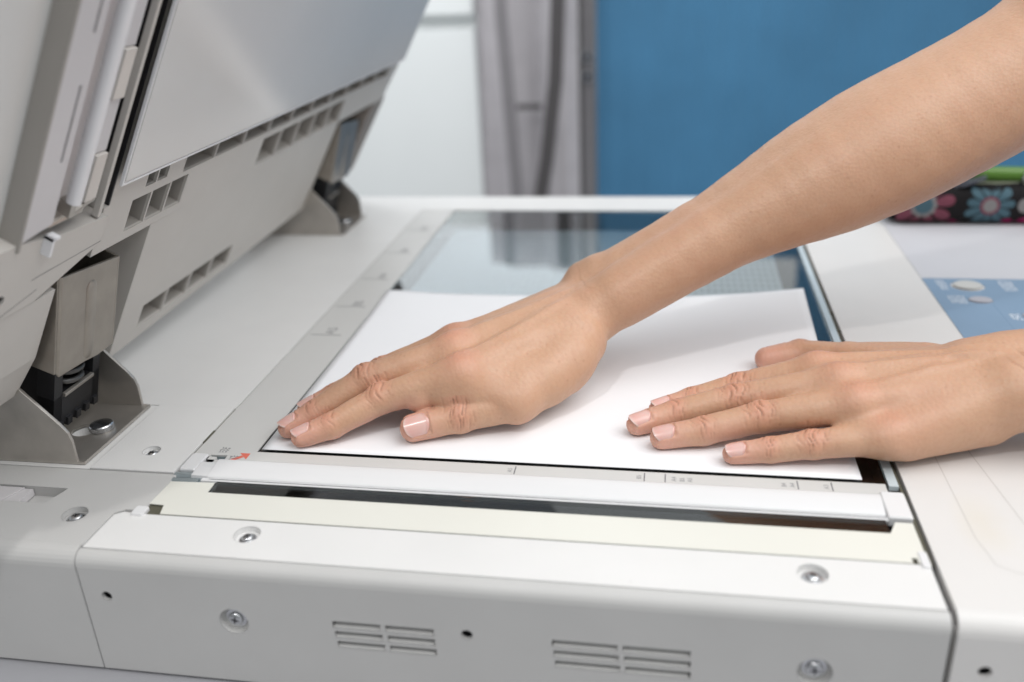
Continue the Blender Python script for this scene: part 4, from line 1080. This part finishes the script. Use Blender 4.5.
        for j in range(nv+1):
            for i in range(nu+1):
                a = i/nu*2-1; c = j/nv
                # rounded root and slightly rounded free edge
                y0 = 0.22*a*a*ln; y1 = ln*(1-0.15*a*a-0.10*a**6)
                PV.append(base+d*(y0*(1-c)+y1*c)+sd*(a*wdh/2)+m_*14); al.append(c)
        PV = np.array(PV); step = PV.copy(); dist = np.zeros(len(PV))
        for _ in range(60):
            v = sdfn(step) if len(step) < 5000 else None
            step = step-m_*np.clip(v, -1, 1)[:, None]*0.75
        hh = (step-base)@m_
        Hh = hh.reshape(nv+1, nu+1)
        # keep the plate straight lengthwise: extrapolate from its first half
        c_ = np.linspace(0, 1, nv+1)
        for i in range(nu+1):
            k0, k1 = int(nv*0.1), int(nv*0.55)
            sl = (Hh[k1, i]-Hh[k0, i])/(c_[k1]-c_[k0]); lin = Hh[k1, i]+sl*(c_-c_[k1])-0.5*(c_-c_[k1])**2*(c_ > c_[k1])
            Hh[:, i] = np.where(c_ > c_[k1], np.maximum(Hh[:, i], lin), Hh[:, i])
        a_ = np.linspace(-1, 1, nu+1)
        Hh = Hh+0.04+0.17*(1-a_[None, :]**2)-0.5*np.clip(np.abs(a_)-0.86, 0, 1)[None, :]/0.14
        Hh[0] -= 0.5
        P = base+((PV-base)@d)[:, None]*d+((PV-base)@sd)[:, None]*sd+Hh.reshape(-1)[:, None]*m_
        n1 = len(P); B_ = P-m_*0.55
        FF = []
        for j in range(nv):
            for i in range(nu):
                k = j*(nu+1)+i; FF.append((k, k+1, k+nu+2, k+nu+1)); FF.append((n1+k, n1+k+nu+1, n1+k+nu+2, n1+k+1))
        bd = [i for i in range(nu+1)]+[j*(nu+1)+nu for j in range(1, nv+1)]+[nv*(nu+1)+i for i in range(nu-1, -1, -1)]+[j*(nu+1) for j in range(nv-1, 0, -1)]
        for k in range(len(bd)): FF.append((bd[k], bd[(k+1) % len(bd)], n1+bd[(k+1) % len(bd)], n1+bd[k]))
        nail_geo.append((np.concatenate([P, B_]), FF, al+al))
    V = V+Nn*D[:, None]
    me = bpy.data.meshes.new('arm')
    org = np.array(world_loc(person))
    me.vertices.add(len(V)); me.vertices.foreach_set('co', (V*MM-org).astype(np.float32).ravel())
    me.loops.add(F.size); me.loops.foreach_set('vertex_index', F.astype(np.int32).ravel())
    me.polygons.add(len(F)); me.polygons.foreach_set('loop_start', np.arange(0, F.size, 4, dtype=np.int32)); me.polygons.foreach_set('loop_total', np.full(len(F), 4, dtype=np.int32))
    me.polygons.foreach_set('use_smooth', np.ones(len(F), dtype=bool)); me.update(calc_edges=True); me.validate()
    ca = me.attributes.new('tone', 'FLOAT_COLOR', 'POINT'); ca.data.foreach_set('color', np.clip(T, 0, 1).astype(np.float32).ravel())
    me.materials.append(M_SKIN)
    o = bpy.data.objects.new('arm', me); COL.objects.link(o); o.parent = person; o['label'] = label
    for P, FF, al in nail_geo:
        n = mesh('fingernail', P, FF, M_NAIL, o, smooth=True, sharp=50)
        ca = n.data.attributes.new('along', 'FLOAT_COLOR', 'POINT')
        ca.data.foreach_set('color', np.array([[a, a, a, 1] for a in al], dtype=np.float32).ravel())
    return o
HR = hand_right(); HL = hand_left(); HL['knob'] = 0.2; HL['red'] = 0.38
U = (0, 0, 1)
make_arm(HR, 'right arm reaching down across the glass with arched fingers',
         {'index': (-.30, -.12, 1), 'middle': (-.2, 0, 1), 'ring': (-.2, .05, 1), 'little': U, 'thumb': (-.05, -.80, .60)},
         [([(92, 34), (120, 58), (146, 88)], 2.5, 1.1), ([(88, 52), (118, 74), (146, 96)], 3.0, .7), ([(85, 68), (116, 88), (146, 104)], 3.0, .6)],
         [([(112, 50), (128, 72), (150, 84)], 2.4, .35), ([(104, 74), (130, 86), (150, 100)], 2.0, .3)],
         [(HR['wrist']-HR['ax']*2, HR['ax'], HR['w'], 0.6, 0.08, 0.3, (-2, 16))],
         {'index': (9.8, 8.6, -5.8, 0.0), 'middle': (9.8, 8.8, -5.8, 0.0), 'ring': (9.6, 8.6, -5.8, 0), 'little': (8.0, 7.2, -5.0, 0), 'thumb': (12.6, 11.4, -8.2, 0.0)})
make_arm(HL, 'left arm lying low over the side cover with its hand spread flat',
         {'index': U, 'middle': (-.1, -.25, 1), 'ring': (-.1, -.32, 1), 'little': (-.1, -.40, 1), 'thumb': (-.05, .9, .42)},
         [([(268, 60), (300, 56), (335, 48)], 2.4, 1.1), ([(275, 44), (305, 45), (338, 44)], 2.3, 1.2), ([(280, 29), (308, 36), (338, 41)], 2.3, 1.0)],
         [([(282, 46), (296, 49), (312, 49), (330, 43), (350, 40)], 1.9, .8), ([(300, 30), (312, 38), (322, 46)], 2.0, .35)],
         [(HL['wrist']+HL['ax']*1, HL['ax'], HL['w'], 0.9, 0.85, 0.5, (-14, 16)), (HL['wrist']+HL['ax']*9, HL['ax'], HL['w'], 0.9, 0.75, 0.4, (-14, 16)), (HL['wrist']-HL['ax']*6, HL['ax'], HL['w'], 0.8, 0.25, 0.5, (-14, 12))],
         {'index': (9.6, 8.4, -5.8, 0.0), 'middle': (10.6, 9.2, -6.4, 0.0), 'ring': (10.5, 9.2, -6.4, 0.0), 'little': (9.2, 7.8, -5.8, 0.0), 'thumb': (10.0, 10.0, -10.5, 0.0)})
bpy.context.view_layer.update()
